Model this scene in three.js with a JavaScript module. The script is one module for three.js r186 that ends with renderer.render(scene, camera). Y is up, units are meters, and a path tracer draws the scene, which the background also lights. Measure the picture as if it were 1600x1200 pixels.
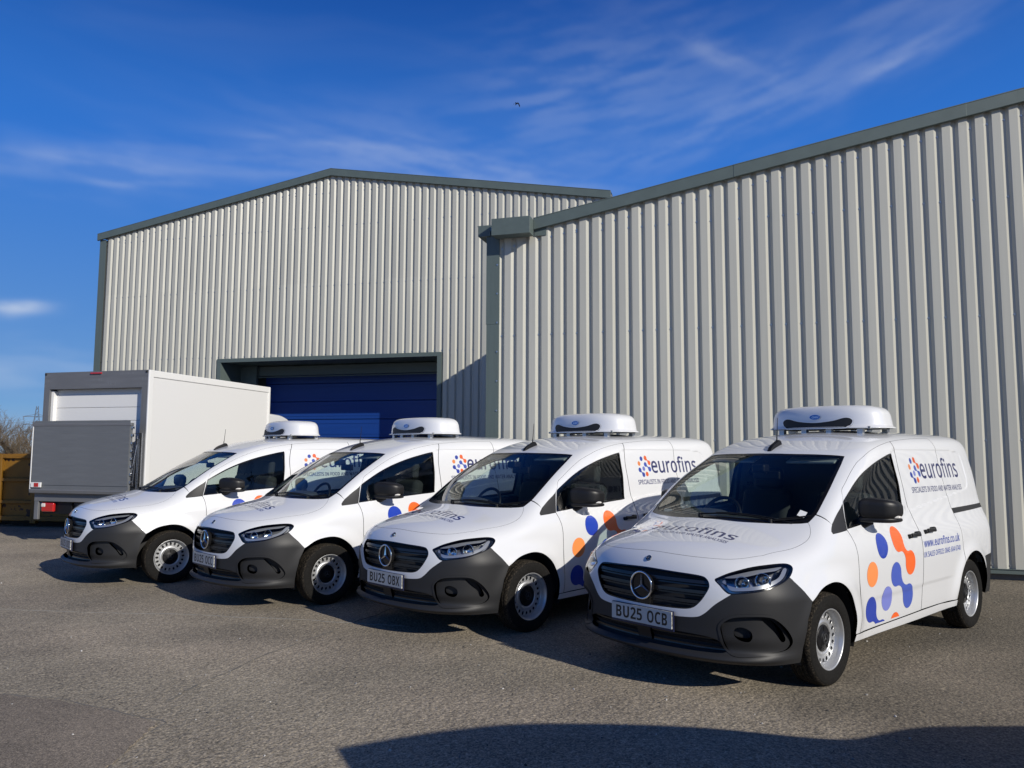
import * as THREE from 'three';
import { mergeGeometries } from 'three/addons/utils/BufferGeometryUtils.js';
import { RoundedBoxGeometry } from 'three/addons/geometries/RoundedBoxGeometry.js';
import { FontLoader } from 'three/addons/loaders/FontLoader.js';
import { TextGeometry } from 'three/addons/geometries/TextGeometry.js';

// ================= camera, sky, sun, exposure =================
const scene = new THREE.Scene();
const R = (d) => d * Math.PI / 180;
const camera = new THREE.PerspectiveCamera(53.03, 4 / 3, 0.1, 2000);
camera.position.set(0, 1.573, 0);
camera.rotation.order = 'YXZ';
camera.rotation.set(R(5.186), 0, R(0.259));
scene.add(camera);
const renderer = new THREE.WebGLRenderer({ antialias: true });
renderer.toneMapping = THREE.LinearToneMapping;
renderer.toneMappingExposure = 0.97;
renderer.shadowMap.enabled = true;

const SUN_BEARING = 138, SUN_EL = 27;         // bearing from the view direction, clockwise
const sunDir = new THREE.Vector3(Math.sin(R(SUN_BEARING)) * Math.cos(R(SUN_EL)), Math.sin(R(SUN_EL)), -Math.cos(R(SUN_BEARING)) * Math.cos(R(SUN_EL)));
const sun = new THREE.DirectionalLight(0xfff8ec, 4.35);
sun.position.copy(sunDir).multiplyScalar(60).add(new THREE.Vector3(0, 0, -10));
sun.target.position.set(0, 0, -10);
sun.castShadow = true;
sun.shadow.mapSize.set(4096, 4096);
Object.assign(sun.shadow.camera, { left: -28, right: 28, top: 28, bottom: -28, near: 1, far: 140 });
scene.add(sun, sun.target);

// seeded noise
function rng(seed) { let s = seed >>> 0; return () => { s = (s + 0x6D2B79F5) >>> 0; let t = s; t = Math.imul(t ^ (t >>> 15), t | 1); t ^= t + Math.imul(t ^ (t >>> 7), t | 61); return ((t ^ (t >>> 14)) >>> 0) / 4294967296; }; }
function hash2(i, j, s) { let h = Math.imul(i, 374761393) ^ Math.imul(j, 668265263) ^ Math.imul(s, 2147483647 - 1234567); h = Math.imul(h ^ (h >>> 13), 1274126177); h ^= h >>> 16; return (h >>> 0) / 4294967296; }
function vnoise(x, y, s, period = 0) {
  const i = Math.floor(x), j = Math.floor(y), fx = x - i, fy = y - j, u = fx * fx * (3 - 2 * fx), v = fy * fy * (3 - 2 * fy);
  const w = (n) => (period ? ((n % period) + period) % period : n);
  const a = hash2(w(i), w(j), s), b = hash2(w(i + 1), w(j), s), c = hash2(w(i), w(j + 1), s), d = hash2(w(i + 1), w(j + 1), s);
  return a + (b - a) * u + (c - a) * v + (a - b - c + d) * u * v;
}
function fbm(x, y, s, o = 5, period = 0) { let a = 0.5, t = 0, n = 0; for (let k = 0; k < o; k++) { t += a * vnoise(x, y, s + k, period); n += a; a *= 0.5; x *= 2; y *= 2; period *= 2; } return t / n; }

{ // the sky: clear deep blue, paler to the horizon and towards the sun, thin cirrus
  const W = 2048, H = 1024, data = new Float32Array(W * H * 4), d = new THREE.Vector3();
  const top = [0.004, 0.016, 0.065], zen = [0.0088, 0.069, 0.335], mid = [0.034, 0.185, 0.64], low = [0.175, 0.375, 0.67], hor = [0.34, 0.46, 0.60];
  const mix = (a, b, t) => a.map((v, i) => v + (b[i] - v) * t);
  const ss = (a, b, x) => { const t = Math.min(1, Math.max(0, (x - a) / (b - a))); return t * t * (3 - 2 * t); };
  const wisps = [ // azimuth, elevation, half width, half height (degrees), slope, strength
    [-29, 18.2, 9, 1.2, 0.06, 0.30], [-14, 22.1, 5.5, 0.5, 0.02, 0.26], [-18, 20.4, 8, 1.1, 0.06, 0.20], [-4, 20.6, 12, 2.2, -0.16, 0.30],
    [-33.2, 9.1, 1.7, 0.55, 0.12, 0.95], [-33, 5.2, 8, 1.6, 0.02, 0.25],
    [27, 25.5, 5, 0.6, 0.30, 0.26], [15.5, 27.8, 4, 0.8, -0.45, 0.20], [18, 24.0, 12, 2.6, 0.28, 0.20], [6, 26, 10, 4.5, 0.15, 0.20], [30, 30, 8, 3.0, 0.15, 0.12],
  ];
  for (let j = 0; j < H; j++) for (let i = 0; i < W; i++) {
    const el = ((j + 0.5) / H - 0.5) * Math.PI, ph = ((i + 0.5) / W - 0.5) * 2 * Math.PI;
    d.set(Math.cos(el) * Math.cos(ph), Math.sin(el), Math.cos(el) * Math.sin(ph));
    const e = el * 180 / Math.PI, az = Math.atan2(d.x, -d.z) * 180 / Math.PI;
    let c;
    if (e <= 0) c = [0.10, 0.095, 0.085];
    else {
      c = e < 3 ? mix(hor, low, e / 3) : e < 20 ? mix(low, mid, Math.pow((e - 3) / 17, 0.62)) : e < 36 ? mix(mid, zen, ss(18, 36, e)) : mix(zen, top, ss(34, 68, e));
      const cs = d.dot(sunDir), g = Math.max(0, cs);
      c = mix(c, [0.55, 0.66, 0.80], 0.5 * Math.pow(g, 24) + 0.06 * Math.pow(g, 4));
      // fibrous cirrus on a high layer
      const k = 1 / (d.y + 0.08), px = d.x * k, pz = d.z * k, a = 0.45, qx = px * Math.cos(a) - pz * Math.sin(a), qz = px * Math.sin(a) + pz * Math.cos(a);
      const wx = fbm(qx * 1.1, qz * 1.1, 11, 4), wz = fbm(qx * 1.1 + 7, qz * 1.1, 23, 4);
      const fib = fbm(qx * 0.9 + wx * 1.6, qz * 6 + wz * 3.0, 31, 6), big = fbm(qx * 0.5, qz * 0.8, 47, 3);
      let cl = ss(0.45, 0.85, fib) * ss(0.45, 0.8, big) * (0.05 + 0.10 * ss(-10, 14, az));
      for (const [a0, e0, sa, se, sl, st] of wisps) {
        const da = az - a0; if (Math.abs(da) > sa * 2.2) continue;
        const de = e - e0 - sl * da + (fbm(az * 0.25, e * 0.4, 61, 3) - 0.5) * 2.2 * Math.min(1, se);
        const q = Math.exp(-(da * da) / (sa * sa) - (de * de) / (se * se));
        const f2 = fbm(az * 0.22 + e * sl * 0.6 + wx, (e - sl * da) * 1.5 + wz * 1.5, 71, 6);
        cl += 0.50 * st * q * (0.25 + 1.1 * ss(0.28, 0.72, f2));
      }
      c = mix(c, [0.74, 0.80, 0.88], Math.min(0.8, cl * ss(0, 3, e)));
    }
    const o = (j * W + i) * 4; data[o] = c[0]; data[o + 1] = c[1]; data[o + 2] = c[2]; data[o + 3] = 1;
  }
  const t = new THREE.DataTexture(data, W, H, THREE.RGBAFormat, THREE.FloatType);
  t.mapping = THREE.EquirectangularReflectionMapping; t.magFilter = THREE.LinearFilter; t.needsUpdate = true;
  scene.background = t; scene.environment = t;
}

// ================= helpers =================
const taken = new Map();
function numbered(n) { const k = taken.get(n) || 0; taken.set(n, k + 1); return k ? n + '_' + String(k).padStart(3, '0') : n; }
function shadows(o) { o.traverse((m) => { if (m.isMesh) { m.castShadow = true; m.receiveShadow = true; } }); return o; }
function thing(name, label, category, pos = [0, 0, 0], turn = 0, group) {
  const o = new THREE.Group(); o.name = numbered(name); o.position.set(...pos); o.rotation.y = turn;
  o.userData = { label, category }; if (group) o.userData.group = group; scene.add(o); return o;
}
function part(name, geo, mat, parent, label) {
  const g = Array.isArray(geo) ? merge(geo) : geo;
  const m = new THREE.Mesh(g, mat); m.name = name; m.castShadow = m.receiveShadow = true; if (label) m.userData.label = label; parent.add(m); return m;
}
function struct(name, geo, mat, label) { const m = part(numbered(name), geo, mat, scene); m.userData.kind = 'structure'; if (label) m.userData.label = label; return m; }
function merge(list) {
  const gs = list.map((g) => { const q = g.index ? g.toNonIndexed() : g.clone(); for (const k of Object.keys(q.attributes)) if (!['position', 'normal', 'uv'].includes(k)) q.deleteAttribute(k); return q; });
  const uv = gs.every((g) => g.attributes.uv); if (!uv) gs.forEach((g) => g.deleteAttribute('uv'));
  return mergeGeometries(gs);
}
const tr = (g, x = 0, y = 0, z = 0, rx = 0, ry = 0, rz = 0) => { if (rx || ry || rz) g.applyMatrix4(new THREE.Matrix4().makeRotationFromEuler(new THREE.Euler(rx, ry, rz))); g.translate(x, y, z); return g; };
const bx = (sx, sy, sz, x, y, z, rx = 0, ry = 0, rz = 0) => tr(new THREE.BoxGeometry(sx, sy, sz), x, y, z, rx, ry, rz);
const rb = (sx, sy, sz, r, x, y, z, rx = 0, ry = 0, rz = 0) => tr(new RoundedBoxGeometry(sx, sy, sz, 2, r), x, y, z, rx, ry, rz);
const cyl = (r0, r1, h, x, y, z, rx = 0, ry = 0, rz = 0, n = 12) => tr(new THREE.CylinderGeometry(r0, r1, h, n), x, y, z, rx, ry, rz);
function bar(a, b, r0, r1 = r0, n = 6) {
  const A = new THREE.Vector3(...a), B = new THREE.Vector3(...b), d = B.clone().sub(A), g = new THREE.CylinderGeometry(r1, r0, d.length(), n);
  g.applyQuaternion(new THREE.Quaternion().setFromUnitVectors(new THREE.Vector3(0, 1, 0), d.normalize())); g.translate((A.x + B.x) / 2, (A.y + B.y) / 2, (A.z + B.z) / 2); return g;
}
const lathe = (pts, n = 48) => new THREE.LatheGeometry(pts.map((p) => new THREE.Vector2(p[0], p[1])), n);
function canvas(w, h, draw, srgb = true) {
  const c = document.createElement('canvas'); c.width = w; c.height = h; draw(c.getContext('2d'), w, h);
  const t = new THREE.CanvasTexture(c); if (srgb) t.colorSpace = THREE.SRGBColorSpace; t.anisotropy = 8; return t;
}
function noiseMap(n, fn, srgb = false, channels = 1) { // n x n, fn(u, v) -> value(s) 0..1, tiling
  const d = new Uint8Array(n * n * 4);
  for (let j = 0; j < n; j++) for (let i = 0; i < n; i++) { const v = fn(i / n, j / n), o = (j * n + i) * 4; for (let k = 0; k < 3; k++) d[o + k] = Math.max(0, Math.min(255, Math.round(255 * (channels === 1 ? v : v[k])))); d[o + 3] = 255; }
  const t = new THREE.DataTexture(d, n, n, THREE.RGBAFormat); t.wrapS = t.wrapT = THREE.RepeatWrapping; t.magFilter = THREE.LinearFilter; t.minFilter = THREE.LinearMipmapLinearFilter; t.generateMipmaps = true;
  if (srgb) t.colorSpace = THREE.SRGBColorSpace; t.needsUpdate = true; return t;
}
const lin = (r, g, b) => new THREE.Color().setRGB(r, g, b);
const std = (c, roughness, metalness = 0, more = {}) => new THREE.MeshStandardMaterial({ color: c, roughness, metalness, ...more });
const phy = (c, roughness, more = {}) => new THREE.MeshPhysicalMaterial({ color: c, roughness, ...more });

// grain shared by sheet metal and plastics
const grain = noiseMap(512, (u, v) => 0.35 + 0.45 * fbm(u * 8, v * 8, 3, 5, 8) + 0.15 * vnoise(u * 256, v * 256, 9, 256));
const dull = noiseMap(512, (u, v) => { const s = 0.90 + 0.10 * (fbm(u * 6, v * 6, 5, 5, 6) - 0.5) * 2; return Math.min(1, s); });

// ================= ground =================
const GW = 2048;
const asphaltTone = noiseMap(GW, (u, v) => {
  const ch = 0.5 + 0.6 * (vnoise(u * 1000, v * 1000, 1, 1000) - 0.5) + 0.5 * (vnoise(u * 520, v * 520, 2, 520) - 0.5);
  const lo = fbm(u * 8, v * 8, 12, 5, 8), pat = fbm(u * 3, v * 3, 19, 4, 3);
  let s = 0.525 + 0.46 * (ch - 0.5) + 0.07 * (vnoise(u * 300, v * 300, 15, 300) - 0.5) + 0.12 * (lo - 0.5) + 0.12 * (pat - 0.5);
  const st = hash2(Math.floor(u * 1024), Math.floor(v * 1024), 7); if (st > 0.9990) s += 0.22; else if (st < 0.004) s -= 0.10;
  return [s * 1.075, s * 1.0, s * 0.87];
}, true, 3);
const asphaltBump = noiseMap(1024, (u, v) => 0.5 + 0.6 * (vnoise(u * 400, v * 400, 21, 400) - 0.5) + 0.5 * (vnoise(u * 190, v * 190, 22, 190) - 0.5) + 0.3 * (fbm(u * 20, v * 20, 24, 3, 20) - 0.5));
// ---------- van body: one smooth implicit skin, x forward (front axle 0), y up, w = distance from the centre plane ----------
function spline(pts) {                       // natural cubic spline through [x, y] pairs, straight beyond the ends
  const n = pts.length, X = pts.map((p) => p[0]), Y = pts.map((p) => p[1]), m = new Array(n).fill(0), c = [], d = [];
  c[0] = 0; d[0] = 0;
  for (let i = 1; i < n - 1; i++) {
    const a = X[i] - X[i - 1], b = X[i + 1] - X[i], r = 6 * ((Y[i + 1] - Y[i]) / b - (Y[i] - Y[i - 1]) / a), q = 2 * (a + b) - a * c[i - 1];
    c[i] = b / q; d[i] = (r - a * d[i - 1]) / q;
  }
  for (let i = n - 2; i > 0; i--) m[i] = d[i] - c[i] * m[i + 1];
  return (x) => {
    if (x <= X[0]) return Y[0] + (x - X[0]) * ((Y[1] - Y[0]) / (X[1] - X[0]) - m[1] * (X[1] - X[0]) / 6);
    if (x >= X[n - 1]) return Y[n - 1] + (x - X[n - 1]) * ((Y[n - 1] - Y[n - 2]) / (X[n - 1] - X[n - 2]) + m[n - 2] * (X[n - 1] - X[n - 2]) / 6);
    let i = 0; while (x > X[i + 1]) i++;
    const h = X[i + 1] - X[i], A = (X[i + 1] - x) / h, B = 1 - A;
    return A * Y[i] + B * Y[i + 1] + ((A * A * A - A) * m[i] + (B * B * B - B) * m[i + 1]) * h * h / 6;
  };
}
const sstep = (a, b, x) => { const t = Math.min(1, Math.max(0, (x - a) / (b - a))); return t * t * (3 - 2 * t); };
const smax = (a, b, k) => { const h = Math.max(k - Math.abs(a - b), 0) / k; return Math.max(a, b) + h * h * h * k / 6; };
const topLine = spline([[-3.6, 1.735], [-3.3, 1.785], [-2.8, 1.806], [-2.2, 1.812], [-1.8, 1.798], [-1.5, 1.772], [-1.2, 1.724], [-1.0, 1.676], [-0.8, 1.612], [-0.6, 1.51], [-0.3, 1.345], [0.0, 1.165], [0.12, 1.108], [0.22, 1.075], [0.4, 1.035], [0.6, 0.986], [0.76, 0.939], [0.88, 0.888], [1.0, 0.81]]);
const crownK = spline([[-3.6, 0.06], [-0.9, 0.06], [-0.6, 0.02], [-0.15, 0.06], [0.15, 0.15], [0.5, 0.17], [1.0, 0.13]]);
const secW = spline([[0.1, 0.845], [0.25, 0.885], [0.45, 0.907], [0.65, 0.92], [0.82, 0.922], [0.92, 0.908], [1.02, 0.868], [1.12, 0.83], [1.3, 0.797], [1.5, 0.757], [1.62, 0.733], [1.75, 0.712]]);
const planW = spline([[-3.6, -0.045], [-3.2, -0.012], [-2.7, 0.0], [-2, 0], [-1, 0], [-0.2, -0.004], [0.3, -0.012], [0.7, -0.04], [1, -0.09]]);
const noseX = spline([[0.1, 0.89], [0.2, 0.912], [0.230, 0.926], [0.248, 0.972], [0.262, 0.978], [0.276, 0.966], [0.300, 0.934], [0.36, 0.941], [0.42, 0.948], [0.52, 0.95], [0.62, 0.945], [0.72, 0.94], [0.82, 0.925], [0.9, 0.905], [1.0, 0.875]]);
function recess(x, y) {                      // 1 inside the pressed blank-window field of the cargo side
  if (x > -1.40 || x < -3.25 || y < 1.05 || y > 1.7) return 0;
  const sm = (a, b) => smax(a, b, 0.16);
  const d = sm(sm(y - 1.622 + 0.06 * Math.max(0, -1.6 - x - 1.2), 1.105 + (-1.45 - x) * 0.098 - y), sm(-3.085 - x, x + 1.462));
  return 1 - sstep(-0.006, 0.006, d);
}
function widthAt(x, y) {
  let w = secW(y) + planW(x);
  w -= 0.052 * sstep(0.62, 0.82, y) * sstep(-0.5, 0.35, x) * (1 - 0.6 * sstep(1.05, 1.25, y));
  for (const cx of [0, -2.716]) {
    const d = Math.hypot(x - cx, y - 0.31);
    w += 0.022 * Math.exp(-(((d - 0.39) / 0.07) ** 2)) * sstep(0.2, 0.45, y);
  }
  w -= 0.005 * sstep(0.535, 0.50, y) * sstep(-0.45, -0.75, x) * sstep(-2.3, -2.1, x);
  if (x < -1.2) w -= 0.006 * recess(x, y);
  return w;
}
const topAt = (x, w) => topLine(x + 0.30 * w * w * sstep(-1.3, -0.85, x) * (1 - 0.55 * sstep(0.15, 0.5, x))) - crownK(x) * w * w;
const blendTop = spline([[-3.6, 0.2], [-2.5, 0.21], [-1.5, 0.24], [-0.9, 0.2], [-0.5, 0.15], [0, 0.16], [0.4, 0.24], [1, 0.26]]);
function bodyF(x, y, w) {
  w = Math.abs(w);
  const a = (w - widthAt(x, y)) * 0.97;
  let s = smax(a, x - (noseX(y) - 0.27 * w * w), 0.52);
  s = smax(s, -3.43 - 0.05 * sstep(0.75, 1.15, y) + 0.04 * sstep(1.3, 1.8, y) - x + 0.05 * w * w, 0.18);
  const e = 0.01, sl = (topLine(x + e) - topLine(x - e)) / (2 * e);
  const t = (y - topAt(x, w)) / Math.sqrt(1 + sl * sl);
  return smax(s, t, blendTop(x));
}
function bodyN(x, y, z) {
  const e = 0.0015, g = [bodyF(x + e, y, z) - bodyF(x - e, y, z), bodyF(x, y + e, z) - bodyF(x, y - e, z), bodyF(x, y, z + e) - bodyF(x, y, z - e)], l = Math.hypot(...g) || 1;
  return [g[0] / l, g[1] / l, g[2] / l];
}
function cast(o, d, t0, t1) {                // where a ray from inside (t0) leaves the skin before t1
  let a = t0, b = t1;
  for (let i = 0; i < 26; i++) { const m = (a + b) / 2; if (bodyF(o[0] + d[0] * m, o[1] + d[1] * m, o[2] + d[2] * m) < 0) a = m; else b = m; }
  const m = (a + b) / 2; return [o[0] + d[0] * m, o[1] + d[1] * m, o[2] + d[2] * m];
}
// three ways to lay a flat outline on the skin; the near (left) side is at -z
const AX = -0.1;
const DOM = {
  side: (x, y) => cast([x, y, 0], [0, 0, -1], 0, 1.3),
  top: (x, z) => cast([x, 0.5, z], [0, 1, 0], 0, 1.6),
  nose: (a, y) => cast([AX, y, 0], [Math.cos(a), 0, -Math.sin(a)], 0, 1.6),
  rear: (z, y) => cast([-2, y, z], [-1, 0, 0], 0, 2),
};
// ---------- laying flat outlines on the skin ----------
DOM.sect = (x, f) => cast([x, 1.0, 0], [0, Math.sin(f), -Math.cos(f)], 0, 1.3);
const sideSect = (x, y) => { const p = DOM.side(x, y); return [x, Math.atan2(p[1] - 1, -p[2])]; };
const topSect = (x, z) => { const p = DOM.top(x, z); return [x, Math.atan2(p[1] - 1, -p[2])]; };
const sideNose = (x, y) => { const p = DOM.side(x, y); return [Math.atan2(-p[2], x - AX), y]; };
const topNose = (x, z) => { const p = DOM.top(x, z); return [Math.atan2(-z, x - AX), p[1]]; };
// closed outline through points, smooth except at points marked with a third entry
function sm(pts, step = 0.02) {
  const n = pts.length, out = [];
  for (let i = 0; i < n; i++) {
    const p1 = pts[i], p2 = pts[(i + 1) % n];
    let p0 = pts[(i + n - 1) % n], p3 = pts[(i + 2) % n];
    if (p1[2]) p0 = [2 * p1[0] - p2[0], 2 * p1[1] - p2[1]];
    if (p2[2]) p3 = [2 * p2[0] - p1[0], 2 * p2[1] - p1[1]];
    const k = Math.max(1, Math.ceil(Math.hypot(p2[0] - p1[0], p2[1] - p1[1]) / step));
    for (let j = 0; j < k; j++) {
      const t = j / k, a = -t * (1 - t) * (1 - t), d = t * t * (t - 1), b = 1 + t * t * (3 * t - 5) / 2 * 1, q = [];
      for (let c = 0; c < 2; c++) q[c] = 0.5 * ((2 * p1[c]) + (p2[c] - p0[c]) * t + (2 * p0[c] - 5 * p1[c] + 4 * p2[c] - p3[c]) * t * t + (3 * p1[c] - p0[c] - 3 * p2[c] + p3[c]) * t * t * t);
      out.push(q);
    }
  }
  return out;
}
const area = (p) => { let s = 0; for (let i = 0, n = p.length; i < n; i++) { const q = p[(i + 1) % n]; s += p[i][0] * q[1] - q[0] * p[i][1]; } return s / 2; };
function inset(poly, d) {                     // shrink a closed outline by d
  const n = poly.length, s = area(poly) > 0 ? 1 : -1;
  return poly.map((p, i) => {
    const a = poly[(i + n - 1) % n], b = poly[(i + 1) % n];
    let e1 = [p[0] - a[0], p[1] - a[1]], e2 = [b[0] - p[0], b[1] - p[1]];
    const l1 = Math.hypot(...e1) || 1e-9, l2 = Math.hypot(...e2) || 1e-9;
    const n1 = [-e1[1] / l1 * s, e1[0] / l1 * s], n2 = [-e2[1] / l2 * s, e2[0] / l2 * s];
    let m = [n1[0] + n2[0], n1[1] + n2[1]]; const k = Math.max(0.35, (m[0] * m[0] + m[1] * m[1]) / 2);
    return [p[0] + m[0] * d / k, p[1] + m[1] * d / k];
  });
}
function clipHalf(poly, ax, lim, keepBelow) {
  const out = [], n = poly.length, ins = (p) => (keepBelow ? p[ax] <= lim : p[ax] >= lim);
  for (let i = 0; i < n; i++) {
    const a = poly[i], b = poly[(i + 1) % n], ia = ins(a), ib = ins(b);
    if (ia) out.push(a);
    if (ia !== ib) { const t = (lim - a[ax]) / (b[ax] - a[ax]); const q = [0, 0]; q[ax] = lim; q[1 - ax] = a[1 - ax] + t * (b[1 - ax] - a[1 - ax]); out.push(q); }
  }
  return out;
}
const clipBox = (p, u0, u1, v0, v1) => { for (const [a, l, k] of [[0, u0, 0], [0, u1, 1], [1, v0, 0], [1, v1, 1]]) if (p.length) p = clipHalf(p, a, l, k); return p; };
function keyhole(outer, hole) {
  if ((area(outer) > 0) === (area(hole) > 0)) hole = hole.slice().reverse();
  let bi = 0, bj = 0, bd = 1e9;
  outer.forEach((p, i) => hole.forEach((q, j) => { const d = (p[0] - q[0]) ** 2 + (p[1] - q[1]) ** 2; if (d < bd) { bd = d; bi = i; bj = j; } }));
  return [...outer.slice(0, bi + 1), ...hole.slice(bj), ...hole.slice(0, bj + 1), ...outer.slice(bi)];
}
// a sheet on the skin: dom(u, v) -> point, outline, optional holes; flange = depth of the turned-in edge, off = distance from the skin
function sheet(dom, outer, o = {}) {
  const { holes = [], cell = 0.03, flange = 0.014, off = 0, uv, nrm = bodyN } = o;
  let poly = outer; for (const h of holes) poly = keyhole(poly, h);
  const P = [], N = [], U = [], I = [], seen = new Map();
  const add = (u, v) => {
    const key = Math.round(u * 2e5) + ',' + Math.round(v * 2e5); let i = seen.get(key); if (i !== undefined) return i;
    const p = dom(u, v), n = nrm(...p); i = P.length / 3; seen.set(key, i);
    const f = typeof off === 'function' ? off(u, v) : off; P.push(p[0] + n[0] * f, p[1] + n[1] * f, p[2] + n[2] * f); N.push(...n); U.push(...(uv ? uv(...p) : [u, v])); return i;
  };
  const tri = (a, b, c) => {
    if (a === b || b === c || a === c) return;
    const g = (i, k) => P[3 * i + k], e1 = [0, 1, 2].map((k) => g(b, k) - g(a, k)), e2 = [0, 1, 2].map((k) => g(c, k) - g(a, k));
    const x = e1[1] * e2[2] - e1[2] * e2[1], y = e1[2] * e2[0] - e1[0] * e2[2], z = e1[0] * e2[1] - e1[1] * e2[0];
    if (x * x + y * y + z * z < 1e-16) return;
    if (x * N[3 * a] + y * N[3 * a + 1] + z * N[3 * a + 2] > 0) I.push(a, b, c); else I.push(a, c, b);
  };
  const us = poly.map((p) => p[0]), u0 = Math.min(...us), u1 = Math.max(...us), nu = Math.max(1, Math.ceil((u1 - u0) / cell)), du = (u1 - u0) / nu;
  for (let i = 0; i < nu; i++) {
    const strip = clipHalf(clipHalf(poly, 0, u0 + i * du, 0), 0, i === nu - 1 ? u1 + 1 : u0 + (i + 1) * du, 1); if (strip.length < 3) continue;
    const vs = strip.map((p) => p[1]), v0 = Math.floor(Math.min(...vs) / cell), v1 = Math.ceil(Math.max(...vs) / cell);
    for (let j = v0; j < v1; j++) {
      const c = clipHalf(clipHalf(strip, 1, j * cell, 0), 1, (j + 1) * cell, 1); if (c.length < 3 || Math.abs(area(c)) < 1e-9) continue;
      { const d = c.filter((p, k) => { const q = c[(k + 1) % c.length]; return Math.abs(p[0] - q[0]) + Math.abs(p[1] - q[1]) > 1e-7; }); c.length = 0; c.push(...d); } if (c.length < 3) continue;
      if (c.length === 4 && Math.abs(Math.abs(area(c)) - du * cell) < 1e-9) { const q = c.map((p) => add(...p)); tri(q[0], q[1], q[2]); tri(q[0], q[2], q[3]); continue; }
      const v2 = c.map((p) => new THREE.Vector2(p[0], p[1]));
      for (const f of THREE.ShapeUtils.triangulateShape(v2, [])) tri(add(...c[f[0]]), add(...c[f[1]]), add(...c[f[2]]));
    }
  }
  if (flange) for (const loop of [outer, ...holes]) {
    const n = loop.length, isHole = loop !== outer, pts = loop.map(([u, v]) => { const p = dom(u, v), m = nrm(...p), f = typeof off === 'function' ? off(u, v) : off; return [p.map((c, t) => c + m[t] * f), m]; });
    for (let i = 0; i < n; i++) {
      const [p, m] = pts[i], [q, k] = pts[(i + 1) % n]; if (Math.hypot(p[0] - q[0], p[1] - q[1], p[2] - q[2]) < 1e-5) continue;
      const A = p, B = q, C = q.map((c, t) => c - k[t] * flange), D = p.map((c, t) => c - m[t] * flange);
      const e = B.map((c, t) => c - A[t]); let nn = [e[1] * m[2] - e[2] * m[1], e[2] * m[0] - e[0] * m[2], e[0] * m[1] - e[1] * m[0]]; const l = Math.hypot(...nn) || 1; nn = nn.map((c) => c / l);
      const b = P.length / 3, uvA = uv ? uv(...p) : loop[i];
      for (const X of [A, B, C, D]) { P.push(...X); N.push(...nn); U.push(...uvA); }
      I.push(b, b + 1, b + 2, b, b + 2, b + 3);
    }
  }
  const g = new THREE.BufferGeometry();
  g.setAttribute('position', new THREE.Float32BufferAttribute(P, 3)); g.setAttribute('normal', new THREE.Float32BufferAttribute(N, 3)); g.setAttribute('uv', new THREE.Float32BufferAttribute(U, 2)); g.setIndex(I);
  return g;
}
function mirrored(g, flipU) {                 // the same sheet on the other flank
  const q = g.clone(), p = q.attributes.position, n = q.attributes.normal;
  for (let i = 0; i < p.count; i++) { p.setZ(i, -p.getZ(i)); n.setZ(i, -n.getZ(i)); if (flipU) q.attributes.uv.setX(i, 1 - q.attributes.uv.getX(i)); }
  if (q.index) { const x = q.index; for (let i = 0; i < x.count; i += 3) { const t = x.getX(i + 1); x.setX(i + 1, x.getX(i + 2)); x.setX(i + 2, t); } } else {
    const at = Object.values(q.attributes); for (const a of at) for (let i = 0; i < a.count; i += 3) for (let k = 0; k < a.itemSize; k++) { const s = a.itemSize, t = a.array[(i + 1) * s + k]; a.array[(i + 1) * s + k] = a.array[(i + 2) * s + k]; a.array[(i + 2) * s + k] = t; }
  }
  return q;
}
const flip = (pts) => pts.map((p) => [-p[0], ...p.slice(1)]);
const bothSides = (half) => [...half, ...half.slice().reverse().filter((p) => Math.abs(p[0]) > 1e-6).map((p) => [-p[0], p[1], ...(p[2] ? [1] : [])])];

// ---------- livery ----------
const INK = { navy: '#1d2466', blue: '#1c3fae', mid: '#3f5cc0', lav: '#7c86d6', orange: '#ff6a1c', amber: '#ff9650' };
function blob(c1, r1, c2, r2, rf) {           // one disc, or two discs joined by a waist
  const out = [], arc = (c, r, a, b) => { const n = Math.max(3, Math.ceil(Math.abs(b - a) / 0.12)); for (let i = 0; i <= n; i++) { const t = a + (b - a) * i / n; out.push([c[0] + r * Math.cos(t), c[1] + r * Math.sin(t)]); } };
  if (!c2) { for (let i = 0; i < 48; i++) out.push([c1[0] + r1 * Math.cos(i * Math.PI / 24), c1[1] + r1 * Math.sin(i * Math.PI / 24)]); return out; }
  const dx = c2[0] - c1[0], dy = c2[1] - c1[1], D = Math.hypot(dx, dy), base = Math.atan2(dy, dx);
  const a = Math.acos(((r1 + rf) ** 2 + D * D - (r2 + rf) ** 2) / (2 * (r1 + rf) * D)), b = Math.acos(((r2 + rf) ** 2 + D * D - (r1 + rf) ** 2) / (2 * (r2 + rf) * D));
  arc(c1, r1, base + a, base + 2 * Math.PI - a);
  const f2 = [c1[0] + (r1 + rf) * Math.cos(base - a), c1[1] + (r1 + rf) * Math.sin(base - a)], f1 = [c1[0] + (r1 + rf) * Math.cos(base + a), c1[1] + (r1 + rf) * Math.sin(base + a)];
  const an = (f, c) => Math.atan2(c[1] - f[1], c[0] - f[0]);
  const sweep = (f, p, q, rev) => { let s = an(f, p), e = an(f, q); if (rev) { while (e > s) e -= 2 * Math.PI; } arc(f, rf, s, e); };
  sweep(f2, c1, c2, true);
  arc(c2, r2, base + Math.PI + b, base + 3 * Math.PI - b);
  sweep(f1, c2, c1, true);
  return out;
}
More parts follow.
